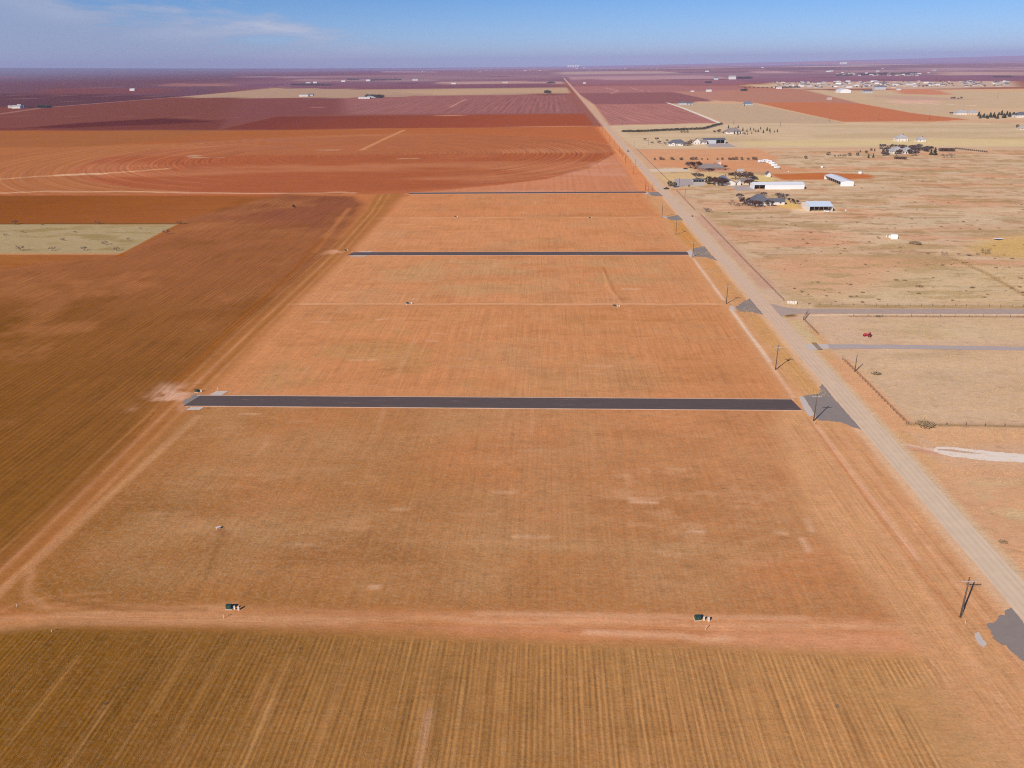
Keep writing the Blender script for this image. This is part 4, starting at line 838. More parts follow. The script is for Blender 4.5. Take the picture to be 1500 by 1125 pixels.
house('outbuilding','low grey shingled outbuilding at the left end of the long barn','house',B_(1086,270.5),[(0,0,10,14,2.8,2.,'x',False)],TANW,SH_GREY,chim=False)
house('small_shed','tiny cream shed left of the low outbuilding by the long barn','shed',B_(1079.5,271.5),[(0,0,3.4,3.4,2.8,1.8,'y',False)],WWALL,SH_PALE,chim=False,win=False)
shed('carport','low dark roofed carport by the pale pad left of the round olive tree',B_(1015,267),10.5,5,2.4,.5,'x',GWALL,SH_SLATE,(.3,10.2),posts=3)
house('ranch_house','grey shingled brick house beside the two purple grey bare trees','house',B_(1024,249.8),[(0,0,26,13,2.8,3.4,'x',True),(3,-3.5,9,6,2.7,2.,'y',True)],BRICK,SH_GREY)
house('small_shed','pale pink shed behind the grey shingled brick house','shed',B_(1051.3,241.5),[(0,0,3.8,4,2.9,1.5,'y',False)],simple('pink_wall',(.66,.42,.38),.8,.08),SH_PALE,chim=False,win=False)
house('small_shed','cream shed with pale roof behind the large bare trees','shed',B_(1080.3,254.5),[(0,0,6,5,2.8,1.6,'x',False)],TANW,SH_PALE,chim=False,win=False)
house('small_shed','small white shed with a slate roof below the row of white trailers','shed',B_(1123,259.3),[(0,0,3.8,7,2.9,2.2,'y',False)],WWALL,SH_SLATE,chim=False,win=False)
house('ranch_house','slate roofed house with white front, first of the pair beyond the brown fence','house',B_(980,213.8),[(0,0,23,14,3.2,4.4,'x',True),(2,-2,6,5,3,2,'y',False)],WWALL,SH_SLATE,garage=0)
house('ranch_house','white gabled house left of the long slate roofed barn','house',B_(1016,211.5),[(0,0,9,9,4.2,3.4,'y',False),(8,2,10,8,3,2.5,'x',False)],WWALL,SH_GREY)
shed('long_barn','long slate roofed barn with a dark open bay at its right end',B_(1030,210.5),30,16,5.2,1.8,'x',GWALL,SH_SLATE,(17.5,28.5),posts=1)
house('ranch_house','grey roofed house with a white garage among small conifers','house',B_(1063.5,196),[(0,0,24,16,3.2,5.2,'x',True),(1.5,-2,10,6,3.,2.,'x',False)],WWALL,SH_GREY,garage=6)
house('ranch_house','blue grey roofed house alone in the greenish field','house',B_(1090,154.3),[(0,0,21,15,4,6,'x',True)],GWALL,SH_BLUE,far_=True)
house('ranch_house','long grey house at the head of the white field road','house',B_(994,153.5),[(0,0,22,14,4,4,'x',True),(22,2,16,12,3.5,2.5,'x',False)],GWALL,SH_SLATE,far_=True)
house('ranch_house','larger white house standing in the yellow pasture','house',B_(1314.5,207),[(0,0,14,14,4,4.6,'x',True),(6,4,10,12,3.5,4,'y',True)],WWALL,SH_PALE)
house('ranch_house','smaller white house standing in the yellow pasture','house',B_(1345,208),[(0,0,10,12,3.4,3.2,'x',True)],WWALL,SH_PALE)
house('ranch_house','pale roofed ranch house hidden among the grey bare trees','house',B_(1308,225.5),[(0,0,15,18,3,4.6,'x',True),(14,3,11,14,3,3.8,'x',True)],WWALL,SH_PALE)
house('ranch_house','pale roofed house left of the conifer belt near the right edge','house',B_(1402,168.3),[(0,0,22,18,4,5.5,'x',True)],WWALL,SH_PALE,far_=True); house('ranch_house','second pale roofed house, touching the conifer belt near the right edge','house',B_(1418,168.5),[(0,0,22,18,4,5,'y',True)],TANW,SH_PALE,far_=True)
house('ranch_house','pale house at the right end of the conifer belt','house',B_(1489,172.5),[(0,0,26,18,4.5,5.5,'x',True)],WWALL,SH_SLATE,far_=True); house('small_shed','pale shed at the right edge below the conifer belt','shed',B_(1494,190.5),[(0,0,12,9,3,2,'x',False)],TANW,SH_PALE,chim=False,far_=True)
shed('white_barn','white metal barn far off at the near edge of the town',B_(1231,136.2),34,50,9,4,'y',WHITE,WHITE,(0,0),posts=0)
for px_,py_,w_,h_,wl_,rf_,l in [(1034.5,134.6,19,5,WWALL,WHITE,'far white barn between two maroon fields'),(1012,134.8,12,4,WWALL,SH_PALE,'far little white building left of the white barn between the maroon fields'),(1265,136.5,30,6,GWALL,SH_SLATE,'far dark house behind the white metal barn'),(1281,131.8,40,10,GWALL,SH_BLUE,'far blue grey house before the town'),(1314,132.3,14,5,WWALL,SH_PALE,'far small white building at the orange patch before the town'),
 (1212,146,12,4,TANW,SH_PALE,'tiny pale building in the orange field before the town'),(854,122.6,14,6,WWALL,SH_PALE,'far white building just right of the main road'),(190,133.2,24,7,WWALL,WHITE,'lone white building in the dark left plain'),(17,159,26,6,WWALL,SH_PALE,'white farm building at the far left'),(25.5,158.3,10,7,WWALL,SH_PALE,'tall pale farm building at the far left beside the dark shed'),(28,158.2,14,5,GWALL,SH_SLATE,'dark roofed farm shed at the far left'),
 (525,145,38,4,WWALL,WHITE,'white roofed farm building left of the dark trees on the tan field'),(538,143.3,40,5,GWALL,SH_SLATE,'slate roofed farm building among the dark trees on the tan field'),(448,122,30,5,WWALL,SH_PALE,'left hand pale shed above the long dark windbreak'),(459,122,22,6,WWALL,WHITE,'right hand white shed above the long dark windbreak'),(438,141.5,34,5,WWALL,SH_PALE,'low pale shed on the left part of the tan strip'),(450,140.5,22,5,GWALL,SH_SLATE,'grey shed on the left part of the tan strip'),
 (12,158.5,9,5,TANW,SH_PALE,'small tan hut at the left edge farm'),(500,120,26,6,WWALL,WHITE,'white barn in the hazy middle distance'),(536,119,30,7,WWALL,WHITE,'white barn left of the hazy long windbreak'),(604,118,40,7,WWALL,SH_PALE,'pale barn right of the hazy long windbreak'),(661,123.3,26,6,WWALL,SH_PALE,'pale farmhouse at the end of the upper tan strip'),(736,122,30,6,TANW,SH_PALE,'tan farmhouse on the upper tan strip'),
 (1068,116.3,40,14,WWALL,SH_PALE,'pale farmhouse left of the dark windbreak before the horizon'),(1046,117,24,12,GWALL,SH_SLATE,'dark shed left of the pale farmhouse before the horizon')]:
    w2=w_; house('farm_building',l,'building',B_(px_,py_),[(0,0,w2,w2*.6,h_,h_*.5,'x',False)],wl_,rf_,chim=False,win=py_>130,far_=True)
# quonset shelter
g=B_(1304.5,350.3); r=thing('field_shelter','small arched white shelter, open at the left, alone in the pasture','shelter',(g[0],g[1],0),-.1)
pr=[(2.2-2.2*math.cos(t),.9+1.9*math.sin(t)) for t in np.linspace(0,PI,13)]; pi_=[(2.2-2.12*math.cos(t),.9+1.82*math.sin(t)) for t in np.linspace(PI,0,13)]
MB().prism([(0,-.1)]+pr+[(4.4,-.1),(4.32,-.1)]+pi_+[(.08,-.1)],0,4.2,'x').obj('roof',WHITE,r); MB().prism([(.1,-.1)]+[(2.2-2.1*math.cos(t),.9+1.8*math.sin(t)) for t in np.linspace(0,PI,13)]+[(4.3,-.1)],4.05,4.15,'x').obj('wall',WHITE,r)
def tank(label,px_,py_,rad,h,m=PVC):
    g=G(px_,py_); r=thing('water_tank',label,'tank',(g[0],g[1],0)); mb=MB().tube((0,0,0),(0,0,h*.85),rad,rad,16).tube((0,0,h*.85),(0,0,h),rad,rad*.35,16); mb.obj('shell',m,r,True); MB().tube((0,0,h),(0,0,h+.15),.25,.25,10).obj('lid',DARK,r)
tank('little white tank left of the arched shelter',1298.5,347.5,.45,1.2); tank('white tank standing in the pasture above the white metal building',1260,255,2.,2.6); tank('cream tank in the orange pasture right of the trailers',1204,246,1.4,2.2); tank('tiny tan tank right of the trailer row',1155,252,.9,1.3,TANW); tank('tiny white tank right of the blue roofed shed',1239,309,.6,1.1)
def flatbed(label,px_,py_,L_,rz):
    g=G(px_,py_); r=thing('flatbed_trailer',label,'trailer',(g[0],g[1],0),rz); MB().box(-L_/2,L_/2,-1.1,1.1,.8,1.0).obj('deck',WHITE,r); MB().box(L_/2,L_/2+1.2,-.06,.06,.7,.82).obj('tow_bar',GALV,r)
    for x in (-.5,.5):
        for y in (-1.0,1.0): MB().tube((x,y-.1,.38),(x,y+.1,.38),.38,.38,12).obj('wheel',TYRE,r)
flatbed('low white flatbed trailer among yellow grass at the right edge',1462,351.5,5.2,.05)
def rv(label,px_,py_,rz,L_=6.4):
    g=G(px_,py_); r=thing('travel_trailer',label,'trailer',(g[0],g[1],0),rz,'white trailers parked in an arc'); MB().prism([(-L_/2,.5),(L_/2,.5),(L_/2,2.3),(L_/2-.5,2.9),(-L_/2+.3,2.9),(-L_/2,2.6)],-1.2,1.2).obj('body',WHITE,r)
    for x in (-1.6,.2): 
        f_=MB().box(x,x+.9,-1.24,-1.2,1.5,2.1).obj('window',GLASS,r)
    MB().box(1.6,2.2,-1.24,-1.2,.6,2.4).obj('door',DOORM,r)
    for y in (-1.1,1.1): MB().tube((0,y-.1,.36),(0,y+.1,.36),.36,.36,12).obj('wheel',TYRE,r)
    MB().box(L_/2,L_/2+.9,-.05,.05,.5,.6).obj('tow_bar',GALV,r)
for l,a_ in (('leftmost white trailer of the arc',(1114.5,238.3,.1)),('second white trailer of the arc from the left',(1121,237.3,.0)),('third white trailer of the arc from the left',(1127,238.8,-.5)),('fourth white trailer of the arc from the left',(1131,241.3,-.8)),('fifth white trailer of the arc from the left',(1134.5,244,-.8)),('rightmost white trailer of the arc',(1138,247,-1.1))): rv(l,*a_)
def car(name,label,loc,rz,m,pickup=False):
    r=thing(name,label,'car' if not pickup else 'pickup truck',(loc[0],loc[1],.06),rz)
    pf=[(-2.4,.35),(2.4,.35),(2.45,.75),(2.2,.98),(-2.4,1.0)] if pickup else [(-2.3,.35),(2.3,.35),(2.35,.7),(2.1,.92),(-2.2,.95)]
    MB().prism(pf,-.9,.9).obj('body',m,r); c=[(-.6,.99),(1.3,.95),(.7,1.6),(-.5,1.62)] if pickup else [(-1.9,.94),(1.2,.91),(.6,1.45),(-1.4,1.47)]
    MB().prism(c,-.78,.78).obj('cabin',m,r); MB().prism([(c[0][0]+.2,1.03),(c[1][0]-.25,1.03),(c[2][0]-.05,c[2][1]-.09),(c[3][0]+.12,c[3][1]-.09)],-.8,.8).obj('window',GLASS,r)
    if pickup: MB().box(-2.3,-.7,-.75,.75,1.0,1.03).obj('bed',DARK,r)
    for x in (-1.5,1.5):
        for y in (-.82,.82): w_=MB().tube((x,y-.1,.36),(x,y+.1,.36),.36,.36,14).obj('wheel',TYRE,r); MB().tube((x,y-.11,.36),(x,y+.11,.36),.19,.19,10).obj('rim',GALV,w_)
    for y in (-.65,.65): MB().box(2.3,2.38,y-.15,y+.15,.6,.75).obj('headlight',GLASS,r)
g=G(919.5,222); car('parked_car','blue car driving on the far part of the main road',(98.,g[1]),PI/2,PAINTB); g=G(1004.2,248); car('parked_car','dark car on the pale drive of the grey shingled house',g,.1,PAINTK); g=G(976,277.2); car('pickup_truck','dark pickup at the mouth of the farm drive beside the main road',(g[0],g[1]),.4,PAINTK,True); g=G(1211,310.8); car('parked_car','white car parked under the front of the blue roofed shed',g,0.,PAINTW)
# red tractor
g=G(1270.5,493); r=thing('farm_tractor','small red tractor parked in the dry pasture between the side road and the grey drive','tractor',(g[0],g[1],0),2.7,None,.85)
MB().prism([(-.2,.6),(1.6,.6),(1.7,1.25),(1.3,1.4),(-.2,1.45)],-.38,.38).obj('hood',REDP,r); MB().prism([(-1.5,.5),(-.2,.5),(-.2,1.2),(-1.4,1.3)],-.62,.62).obj('body',REDP,r)
MB().box(-1.35,-.25,-.6,.6,2.15,2.25).obj('canopy',REDP,r); MB().box(-.85,-.55,-.2,.2,2.25,2.32).obj('beacon',PVC,r)
for y in (-.55,.55):
    MB().box(-1.3,-1.22,y-.04,y+.04,1.2,2.15).obj('canopy_post',REDP,r); MB().box(-.35,-.28,y-.04,y+.04,1.2,2.15).obj('canopy_post',REDP,r)
    w_=MB().tube((-.9,y*1.5-.18,.72),(-.9,y*1.5+.18,.72),.72,.72,16).obj('wheel',TYRE,r); MB().tube((-.9,y*1.5-.19,.72),(-.9,y*1.5+.19,.72),.4,.4,12).obj('rim',REDP,w_)
    w_=MB().tube((1.25,y-.12,.42),(1.25,y+.12,.42),.42,.42,14).obj('wheel',TYRE,r); MB().tube((1.25,y-.13,.42),(1.25,y+.13,.42),.22,.22,10).obj('rim',REDP,w_)
MB().box(1.75,1.95,-.9,.9,.3,.9).obj('loader_bucket',REDP,r); MB().box(-1.2,-.7,-.25,.25,1.3,1.8).obj('seat',DARK,r)
# grain elevators on the skyline
def elevator(label,px_,n,h,w_,py_):
    g=G(px_,py_); z=0; r=thing('grain_elevator',label,'grain elevator',(g[0],g[1],-5))
    for i in range(n): MB().tube((i*w_*1.1,0,0),(i*w_*1.1,0,h*(1 if i!=1 else .8)),w_/2,w_/2,16).obj('silo',WWALL,r,True)
    MB().box(-w_*.4,n*w_,-w_*.3,w_*.3,h,h+h*.22).obj('headhouse',WWALL,r)
elevator('white grain elevator standing on the right skyline',1231,4,48,30,95.5); elevator('white grain elevator on the skyline just right of the main road vanishing',833,5,40,50,98.6); elevator('small white grain elevator on the left skyline',226,3,34,30,103.2)
# ------------------------------------------------------------------ trees and shrubs by hand
def T_(pl,px_,py_,hp,label,group=None,wx=1.): return place(pl,px_,py_,hp*MX(px_,py_)*1.02,label,group,wx)
for px_,py_,hp,l in [(1083,291,8,'bare tree left of the slate roofed house, outermost'),(1091,300,11,'bare tree at the left corner of the slate roofed house'),(1096,302,9,'low bare tree close to the left corner of the slate roofed house'),(1106,303,10,'bare tree in front of the slate roofed house, left one'),(1113,303,9,'bare tree in front of the slate roofed house, middle one'),(1126,302,10,'bare tree in front of the slate roofed house, right one'),(1140,290,8,'bare tree behind the wing of the slate roofed house'),(1149,292,9,'taller bare tree behind the wing end of the slate roofed house'),(1158,297,7,'bare tree between the slate roofed house and the blue roofed shed'),(1165,299,7,'bare tree touching the blue roofed shed at its back left'),(1118,288,7,'bare tree just behind the slate roof ridge')]:
    T_(bare+barer[:1],px_,py_,hp,l,'bare trees around the slate roofed house',1.3)
for px_,py_,hp,l,pl in [(1020.5,263,10,'spreading bare tree above the dark carport',bare),(1052,272,12,'big russet tree in front of the blue grey roofed house',barer),(1058,272,10,'russet tree under the left gable of the blue grey roofed house',barer),(1046,270,10,'russet tree touching the round olive tree',barer),(1077,263,11,'left hand bare tree behind the blue grey roofed house',barer),(1085,264,11,'middle bare tree behind the blue grey roofed house',bare),(1094,263,11,'third bare tree behind the blue grey roofed house',barer),(1103,268,10,'bare tree at the back left corner of the long barn',bare),(1098,271,8,'low bare tree before the outbuilding by the long barn',barer),
 (1011.5,246,9,'left hand purple grey bare tree beside the grey shingled house',bare),(1018.5,248,11,'right hand purple grey bare tree beside the grey shingled house',barer),(1038,251.5,5,'low russet tree before the middle of the grey shingled house',barer),(1043,251,4,'low russet tree before the right part of the grey shingled house',barer),(1061,248,6,'dark bare tree at the right end of the grey shingled house',barer)]:
    T_(pl,px_,py_,hp*1.08,l,None,1.4)
T_(dens[1:],1038,270,12,'round dark olive tree left of the russet trees',None,1.); T_(dens[1:],981.5,273,8.5,'left hand dark leafy tree at the farm drive mouth'); T_(dens[1:],988.5,274.5,8,'right hand dark leafy tree at the farm drive mouth')
T_(juni[1:2],1009,273.4,3,'round dark shrub on the drive before the carport'); T_(juni[1:2],1014,317.6,2.6,'round dark shrub at the roadside near the field gate')
for px_,py_,hp,l in [(1006.5,213.5,7,'dark tree at the right end of the first slate roofed house'),(1010,212,6,'dark tree between the first slate roofed house and the white gabled house'),(1013.5,210,6,'dark tree against the white gabled house'),(1002,213.8,4,'low dark tree at the front corner of the first slate roofed house')]: T_(dens[:1]+coni[:1],px_,py_,hp,l)
for i,(px_,py_,hp) in enumerate([(962,206,5),(966,211,5),(974,212,4),(977,208,4),(945,206,4),(955,211,4)]): T_(bare,px_,py_,hp,'thin sapling in the tan yard left of the slate roofed pair','thin saplings in the tan yard')
for i,px_ in enumerate([959,968,972,984,987,997,998.8,1012,1015,1019.5,1028,1036.5,1051,1058,1068,1070.5,1073,1075.5,1078.5,1086.5,1096,1104,1107.5]): T_([juni[2],juni[1]],px_,234.2+ .15*(i%3),random.choice((2.6,3.2,3.8,4.6)),'dark juniper bush in the row along the orange track, left of the trailers','juniper bushes in the row along the orange track')
for px_,py_,hp,l in [(1180,232.5,5,'lone dark bush in the pasture right of the trailers'),(1213,227.5,5.5,'dark bush left of the small bush row in the tan pasture'),(1244.5,228.5,5,'dark bush at the right end of the small bush row in the tan pasture')]: T_(juni[:2],px_,py_,hp,l)
for px_ in (1222.5,1228,1231,1235,1238.5): T_(juni,px_,229+random.uniform(-.4,.4),2.6,'small bush in the short row in the tan pasture','short row of small bushes')
# hedgerow of cedars
hp_=[(912,193.6),(935,193.6),(960,192.6),(1000,190.9),(1030,189.8),(1040,187.2),(1048,184.8),(1059,182.2)]
tot=0
for (xa,ya),(xb,yb) in zip(hp_[:-1],hp_[1:]):
    n=max(2,int(math.hypot(xb-xa,(yb-ya)*3)/1.9))
    for i in range(n):
        t=i/n; T_(hedc,xa+(xb-xa)*t,ya+(yb-ya)*t,random.uniform(2.9,3.9),'dark cedar in the long dense windbreak beside the maroon rowed field','cedars of the long windbreak',1.1)
for px_ in (998,1002.5,1007): T_(juni[:2],px_,194.2,3.4,'small cedar standing just in front of the long windbreak','cedars in front of the windbreak')
for i,(px_,py_,hp) in enumerate([(1067,188,5),(1081,187.5,4.5),(1088,192,5.5),(1094,193,4.5),(1099,191,4.5),(1104,191,4),(1107,193.5,4),(1110.5,193.5,4.5),(1114,189.5,4),(1118,195,5),(1123.5,191.5,5.5),(1127.5,192.5,5),(1128,195,3),(1134,194,3.5),(1138.5,193.5,4.5),(1076,196.5,5),(1080.5,197,6),(1084,196,4),(1095,197,3),(1101,196,3)]): T_(coni,px_,py_,hp,'small dark conifer in the yard of the grey roofed house','conifers around the grey roofed house')
for px_,py_,hp in [(1046,195,4),(1052,195,4.5),(1054,193,4),(1060,196,3.5),(1090,197.5,3.5)]: T_(barer,px_,py_,hp,'small russet tree in the yard of the grey roofed house','russet trees around the grey roofed house')
# ranch cluster
rr=random.Random(77)
for i in range(34): T_(bare+barer[:1],rr.uniform(1292,1346),rr.uniform(217,228.5),rr.uniform(5,8),'purple grey bare tree massed around the pale roofed ranch house','bare trees around the pale roofed ranch house',1.1)
for i in range(18): T_(bare+barer,rr.uniform(1330,1364),rr.uniform(218.5,222.5),rr.uniform(5,7),'bare tree right of the pale roofed ranch house','bare trees right of the ranch house',1.1)
for px_,py_,hp in [(1256,228,5),(1260,223,3.5),(1269,224.5,4.5),(1272,231.5,6.5),(1279,231,6),(1276,221,4),(1281,221.5,4.5),(1293,222,5),(1290,218.5,4),(1299,227,5)]: T_(juni[:2]+coni[:1],px_,py_,hp,'dark green bush left of the pale roofed ranch house','green bushes left of the ranch house')
T_(coni,1369,227.3,11,'tall dark conifer right of the ranch trees',None,1.3); T_(coni,1363.5,227,8,'shorter conifer leaning on the tall one right of the ranch trees',None,1.3); T_(dens[1:],1358,222,6,'round dark tree beside the tall conifer of the ranch')
for i in range(7): T_(hedr,1311+i*2.5,233+.1*i,4.,'russet shrub in the short hedge before the ranch trees','russet hedge before the ranch trees')
for i in range(9): T_(hedr,1377+i*2.4,221.8+.02*i,5.,'russet shrub in the hedge right of the tall conifer','russet hedge right of the tall conifer')
for i in range(16): T_(hedc,1400+i*3.0,218.3+i*.33,2.4,'dark shrub of the thin hedge line toward the right edge','thin hedge line toward the right edge')
for i in range(6): T_(hedr,1312+i*2.4,214,2.,'russet shrub behind the ranch trees','russet shrubs behind the ranch trees')
for px_,py_ in ((1383,231.5),(1393.5,231)): T_(mesq,px_,py_,6.5,'thin bare mesquite below the hedge of the ranch','mesquites below the ranch hedge')
for i in range(22): T_(coni,1434+i*2.7+rr.uniform(-1,1),rr.uniform(168.5,174) ,rr.uniform(4.5,7.5),'dark conifer in the belt near the right edge','conifer belt near the right edge',1.5)
for i in range(5): T_(hedr+bare,1392+i*2.5,167.5,3.5,'russet tree left of the pale roofed houses near the right edge','russet trees near the right edge houses')
for i in range(8): T_(bare,1390+rr.uniform(0,22),145+rr.uniform(-1,1),3,'faint bare tree in the far tan plain','faint bare trees in the tan plain')
T_(juni,1490,187,5,'green shrub at the right edge below the conifer belt'); T_(bare,1001,152,4,'bare tree at the long grey house'); T_(coni,1012,154,3,'small conifer right of the long grey house'); T_(coni,1090.5,155,3,'small conifer left of the lone blue grey house')
# windbreaks far away
def wb(x0,y0,x1,y1,n,hp,l,pl=None):
    for i in range(n):
        t=(i+.5)/n; T_(pl or hedc+juni[1:2],x0+(x1-x0)*t+rr.uniform(-.3,.3),y0+(y1-y0)*t,hp*1.6*rr.uniform(.75,1.2),'dark tree of '+l,l,1.5)
wb(426,125.2,486,125.6,26,1.7,'the long dark windbreak on the left plain'); wb(536,142.6,561,143.6,13,3.,'the dark trees around the slate roofed farm on the tan field'); wb(55,158.2,75,158.2,11,2.6,'the black hedge at the far left farm'); wb(40,157.8,50,157.8,5,1.6,'the reddish bushes at the far left farm',hedr)
wb(541,118.4,588,117.6,20,1.5,'the hazy long windbreak'); wb(508,117.6,526,117.4,8,1.4,'the short hazy windbreak'); wb(798,136.4,806,137,4,2.6,'the clump at the right end of the tan strip'); wb(800,122.5,813,122.3,6,1.6,'the clump before the far main road'); wb(1080,115.8,1101,115.4,10,2.,'the dark windbreak before the horizon'); wb(362,111,394,110.4,12,1.,'the faint windbreak left of centre')
wb(1455,113.5,1485,113.,12,1.3,'the dark windbreak above the town at right'); wb(1225,111.5,1248,111.,10,1.6,'the left dark trees of the upper settlement'); wb(1256,110.5,1300,109.2,18,1.8,'the middle dark trees of the upper settlement'); wb(1300,109.5,1345,108.2,14,1.6,'the right dark trees of the upper settlement'); wb(1088,129.5,1140,129,8,1.2,'the low trees left of the town'); wb(1136,129.3,1172,128.6,14,1.5,'the tree line at the left end of the town')
wb(1033,122,1042,121.8,4,2.,'the clump above the white barn'); wb(1086,133.5,1094,133.3,5,2.2,'the clump left of the town')
wb(610,105.4,760,103.6,14,.8,'the faint trees at the foggy horizon'); wb(880,102.6,1010,100,14,.8,'the faint trees right of the far road')
# town houses
tp=[]
for (w_,d_,hw,hr,wl_,rf_) in ((18,12,4.5,3.5,WFAR,RFAR),(22,14,4.5,3.5,TANW,SH_GREY),(24,12,5,2.5,WHITE,WFAR),(18,14,4.5,4,WFAR,SH_SLATE),(18,12,4,3.5,TANW,SH_BROWN)):
    tp.append(keep(house('town_house','small house of the distant town, one among many pale roofs','house',(0,0),[(0,0,w_,d_,hw,hr,'x',w_==22)],wl_,rf_,chim=False,win=False,group='houses of the distant town')))
used=set()
def town(px_,py_,l,grp,s=1.):
    h=rr.choice(tp); g=G(px_,py_)
    if h.name in used: return dup(h,(g[0],g[1],0),rr.uniform(-.4,.4),l,grp,s)
    used.add(h.name); h.location=(g[0],g[1],0); h.scale=(s,s,s); h['label']=l; h['group']=grp; return h
for i in range(170):
    x=rr.uniform(1130,1475); 
    if rr.random()<.25: x=rr.uniform(1130,1300)
    lo=119.5+ (1 if x<1200 else 0); hi=130.3-(x-1130)/345*3.5; y=rr.uniform(lo,hi)
    if 1385<x<1405 and rr.random()<.7: continue
    town(x,y,'small house of the distant town, one among many pale roofs','houses of the distant town',rr.uniform(.55,.95))
for i in range(36): town(rr.uniform(1224,1362),rr.uniform(106.5,111.5),'tiny house of the upper settlement behind the town','houses of the upper settlement',rr.uniform(.7,1.3))
for i in range(80): x=rr.uniform(1132,1470); T_(hedc+juni[:2],x,rr.uniform(120,129.8-(x-1130)/345*3),rr.uniform(1.3,2.2),'dark tree between the houses of the distant town','trees of the distant town',1.5)
for i in range(34): town(rr.choice((rr.uniform(600,1000),rr.uniform(1000,1500),rr.uniform(60,600))),rr.uniform(98,106)-0*1,'faint farm building near the foggy horizon','faint farm buildings near the horizon',rr.uniform(.9,1.9))
# left mesquite paddock
for px_,py_,hp in [(23,329,9),(30,367,10),(77,367,9),(124,367,8),(143,328.5,7),(154,359,9),(171,367.5,8),(244,343,9),(263,328.5,7),(92,353,6),(63,331,4),(8,346,5),(33,341,5),(206,336,4),(-30,340,8),(110,341,4),(188,352,5)]: T_(mesq,px_,py_,hp*.8,'bare mesquite tree in the dry grass paddock at the left','mesquite trees in the left paddock')
for px_,py_,hp in [(1383,374,6),(1443,372,9),(1345,357,4),(1432,374,4),(1418,375,4),(1034,310,7),(1038,311,6),(1070,300,5),(1078,302,6),(1083,302,5),(1072,296,4)]: T_(mesq,px_,py_,hp,'thin bare mesquite in the dry pasture right of the road','thin mesquites in the right pasture')
# scrub dotted over the pastures
scr=[make_scrub(s,'x','x') for s in (51,52,53)]; 
def scrub(x,y,s,l,gp,first={}):
    o_=rr.choice(scr); g=G(x,y)
    if o_.name not in first: first[o_.name]=1; o=o_
    else: o=o_.copy(); COL.objects.link(o)
    o.location=(g[0],g[1],0); o.rotation_euler=(0,0,rr.uniform(0,6)); o.scale=(s*1.3,s*1.2,s); o['label']=l; o['group']=gp; return o
for i in range(230):
    x=rr.uniform(1040,1500); y=rr.uniform(255,445); xl=812+(y-92)*.862+65
    if x<xl or (1095<x<1240 and 255<y<315): continue
    scrub(x,y,rr.uniform(.45,1.3),'low brown scrub bush dotted over the dry pasture right of the road','scrub bushes in the right pasture')
for x,y,s in [(1355,624,3.2),(1361,623,2.2),(1283,548,2.),(1469,795,1.1),(1337,357,3.),(1344,358.5,3.),(1341,355,2.),(1346,420,2.),(1287,464,1.5)]: scrub(x,y,s,'larger brown scrub bush in the dry pasture by the road','larger scrub bushes by the road')
for x,y,s in [(432,304,1.3),(1226,1035,.5),(155,1031,.35),(440,950,.3)]: scrub(x,y,s,'single dark weed clump in the ploughed soil','single weed clumps in the ploughed soil')
for x,y,w_,l in [(430,302.5,1.6,'small black tank far out on the purple brown field')]: tank(l,x,y,.9,1.4,DARK)
# ------------------------------------------------------------------ stubble and weeds (nobody could count these)
def tufts(name,n,fn,m,h0,h1,label,seed,wd=.05):
    r=np.random.default_rng(seed); x,y=fn(r,n); n=len(x); a=r.uniform(0,2*PI,n); h=r.uniform(h0,h1,n); w_=h*r.uniform(.25,.6,n)
    V=np.zeros((n,6,3))
    for k in range(2):
        aa=a+k*PI/2; V[:,3*k,0]=x-np.cos(aa)*w_; V[:,3*k,1]=y-np.sin(aa)*w_; V[:,3*k,2]=-.02
        V[:,3*k+1,0]=x+np.cos(aa)*w_; V[:,3*k+1,1]=y+np.sin(aa)*w_; V[:,3*k+1,2]=-.02
        V[:,3*k+2,0]=x+r.uniform(-.1,.1,n); V[:,3*k+2,1]=y+r.uniform(-.1,.1,n); V[:,3*k+2,2]=h
    me=bpy.data.meshes.new(name); me.vertices.add(n*6); me.vertices.foreach_set('co',V.astype(np.float32).ravel()); me.loops.add(n*6); me.loops.foreach_set('vertex_index',np.arange(n*6,dtype=np.int32)); me.polygons.add(n*2); me.polygons.foreach_set('loop_start',np.arange(0,n*6,3,dtype=np.int32)); me.update(calc_edges=True); me.materials.append(m)
    o=bpy.data.objects.new(name,me); COL.objects.link(o); o['kind']='stuff'; o['label']=label; return o
STRAW=simple('cotton_stalks',(.34,.21,.10),.9,.4,.7,c2=(.42,.28,.15)); STRD=simple('dead_weeds',(.26,.16,.08),.9,.4,.7,c2=(.36,.24,.13)); GRS=simple('dry_grass',(.36,.25,.14),.9,.35,.5,c2=(.46,.34,.2))
def f_rows(r,n):
    row=np.round(r.uniform(-100,62,n)/1.02)*1.02-.25; y=r.uniform(88,129,n); x=row+r.normal(0,.17,n); k=(fbm(x,y,7,5)>r.uniform(.3,.8,n)+.2*(x>45)); return x[k],y[k]
tufts('cotton_stubble',60000,f_rows,STRAW,.04,.13,'dry cotton stalks along the rows of the foreground field',3)
def f_lot(r,n):
    x=r.uniform(-118,78,n); y=138+106*r.uniform(0,1,n)**1.1; k=fbm(x,y,14,8)>r.uniform(.35,.75,n); return x[k],y[k]
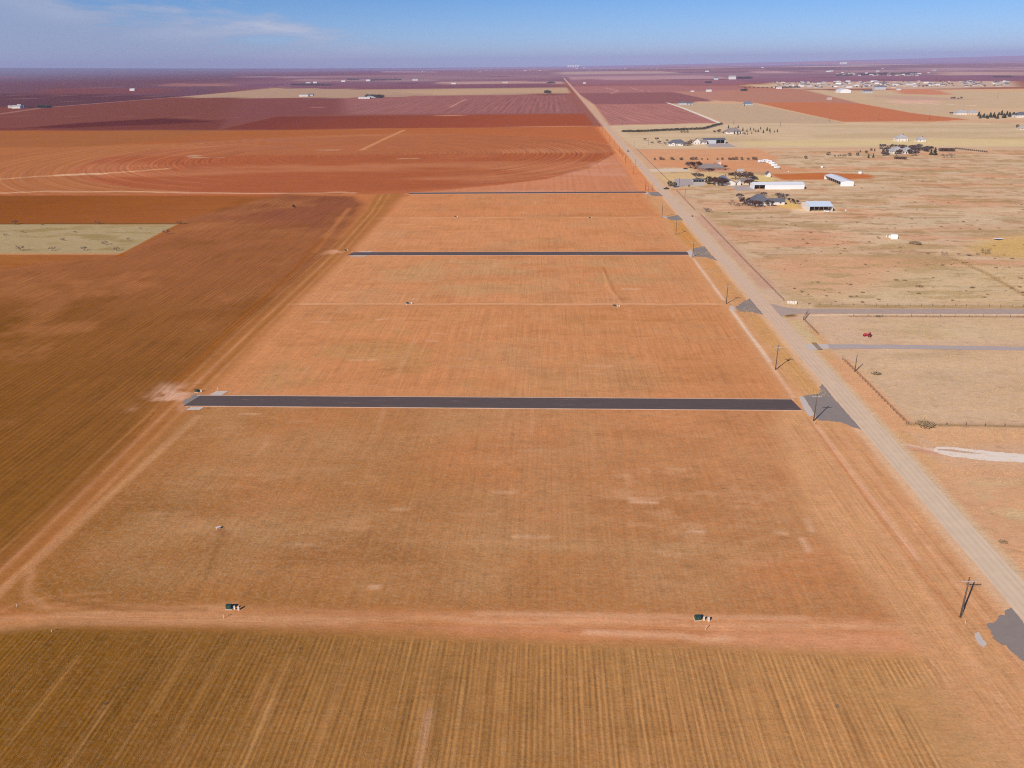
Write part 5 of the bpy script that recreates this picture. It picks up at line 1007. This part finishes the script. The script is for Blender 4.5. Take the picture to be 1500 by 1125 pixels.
tufts('dead_weeds',90000,f_lot,STRD,.04,.15,'low dead weeds over the nearest lot',4)
def f_lot2(r,n):
    x=r.uniform(-118,78,n); y=r.uniform(254,465,n); k=(fbm(x,y,18,9)>r.uniform(.4,.8,n)); return x[k],y[k]
tufts('dead_weeds',60000,f_lot2,STRD,.06,.2,'low dead weeds over the second and third lots',5)
def f_pas(r,n):
    x=r.uniform(104,330,n); y=r.uniform(150,520,n); k=(fbm(x/1.6,y,12,10)>.5)&(np.abs(y-(ys1+ys2)/2)>6)&(x>104+.0*y)&~((np.abs(y-G(1300,508)[1])<4)); return x[k],y[k]
tufts('dry_grass',110000,f_pas,GRS,.12,.4,'tufts of dry grass over the pasture right of the road',6)
def f_ver(r,n):
    x=r.uniform(85.5,94.2,n); y=r.uniform(255,600,n); k=(fbm(x,y,7,12)>r.uniform(.45,.8,n)); return x[k],y[k]
tufts('verge_grass',16000,f_ver,GRS,.1,.35,'yellow brown weeds on the verge between poles and road',7)
# unused prototypes out
for lst in (bare,barer,dens,mesq,coni,juni,hedc,hedr):
    for p_ in lst:
        if p_.name not in USED:
            for ch in list(p_.children): bpy.data.objects.remove(ch)
            bpy.data.objects.remove(p_)
# ------------------------------------------------------------------ haze
hm=bpy.data.materials.new('haze'); hm.use_nodes=True; t=hm.node_tree; t.nodes.clear()
pv=t.nodes.new('ShaderNodeVolumePrincipled'); pv.inputs['Density'].default_value=SIG; pv.inputs['Color'].default_value=(.55,.64,.98,1); pv.inputs['Anisotropy'].default_value=.1
oo=t.nodes.new('ShaderNodeOutputMaterial'); t.links.new(pv.outputs[0],oo.inputs['Volume'])
hb=bpy.data.meshes.new('haze'); a0,a1,b0,b1,c0,c1=-24500,24500,-3500,26700,-1,260
vv=[(x,y,z) for x in (a0,a1) for y in (b0,b1) for z in (c0,c1)]
hb.from_pydata(vv,[],[(0,1,3,2),(4,6,7,5),(0,4,5,1),(2,3,7,6),(0,2,6,4),(1,5,7,3)]); hb.materials.append(hm)
ho=bpy.data.objects.new('haze',hb); COL.objects.link(ho); ho['kind']='stuff'
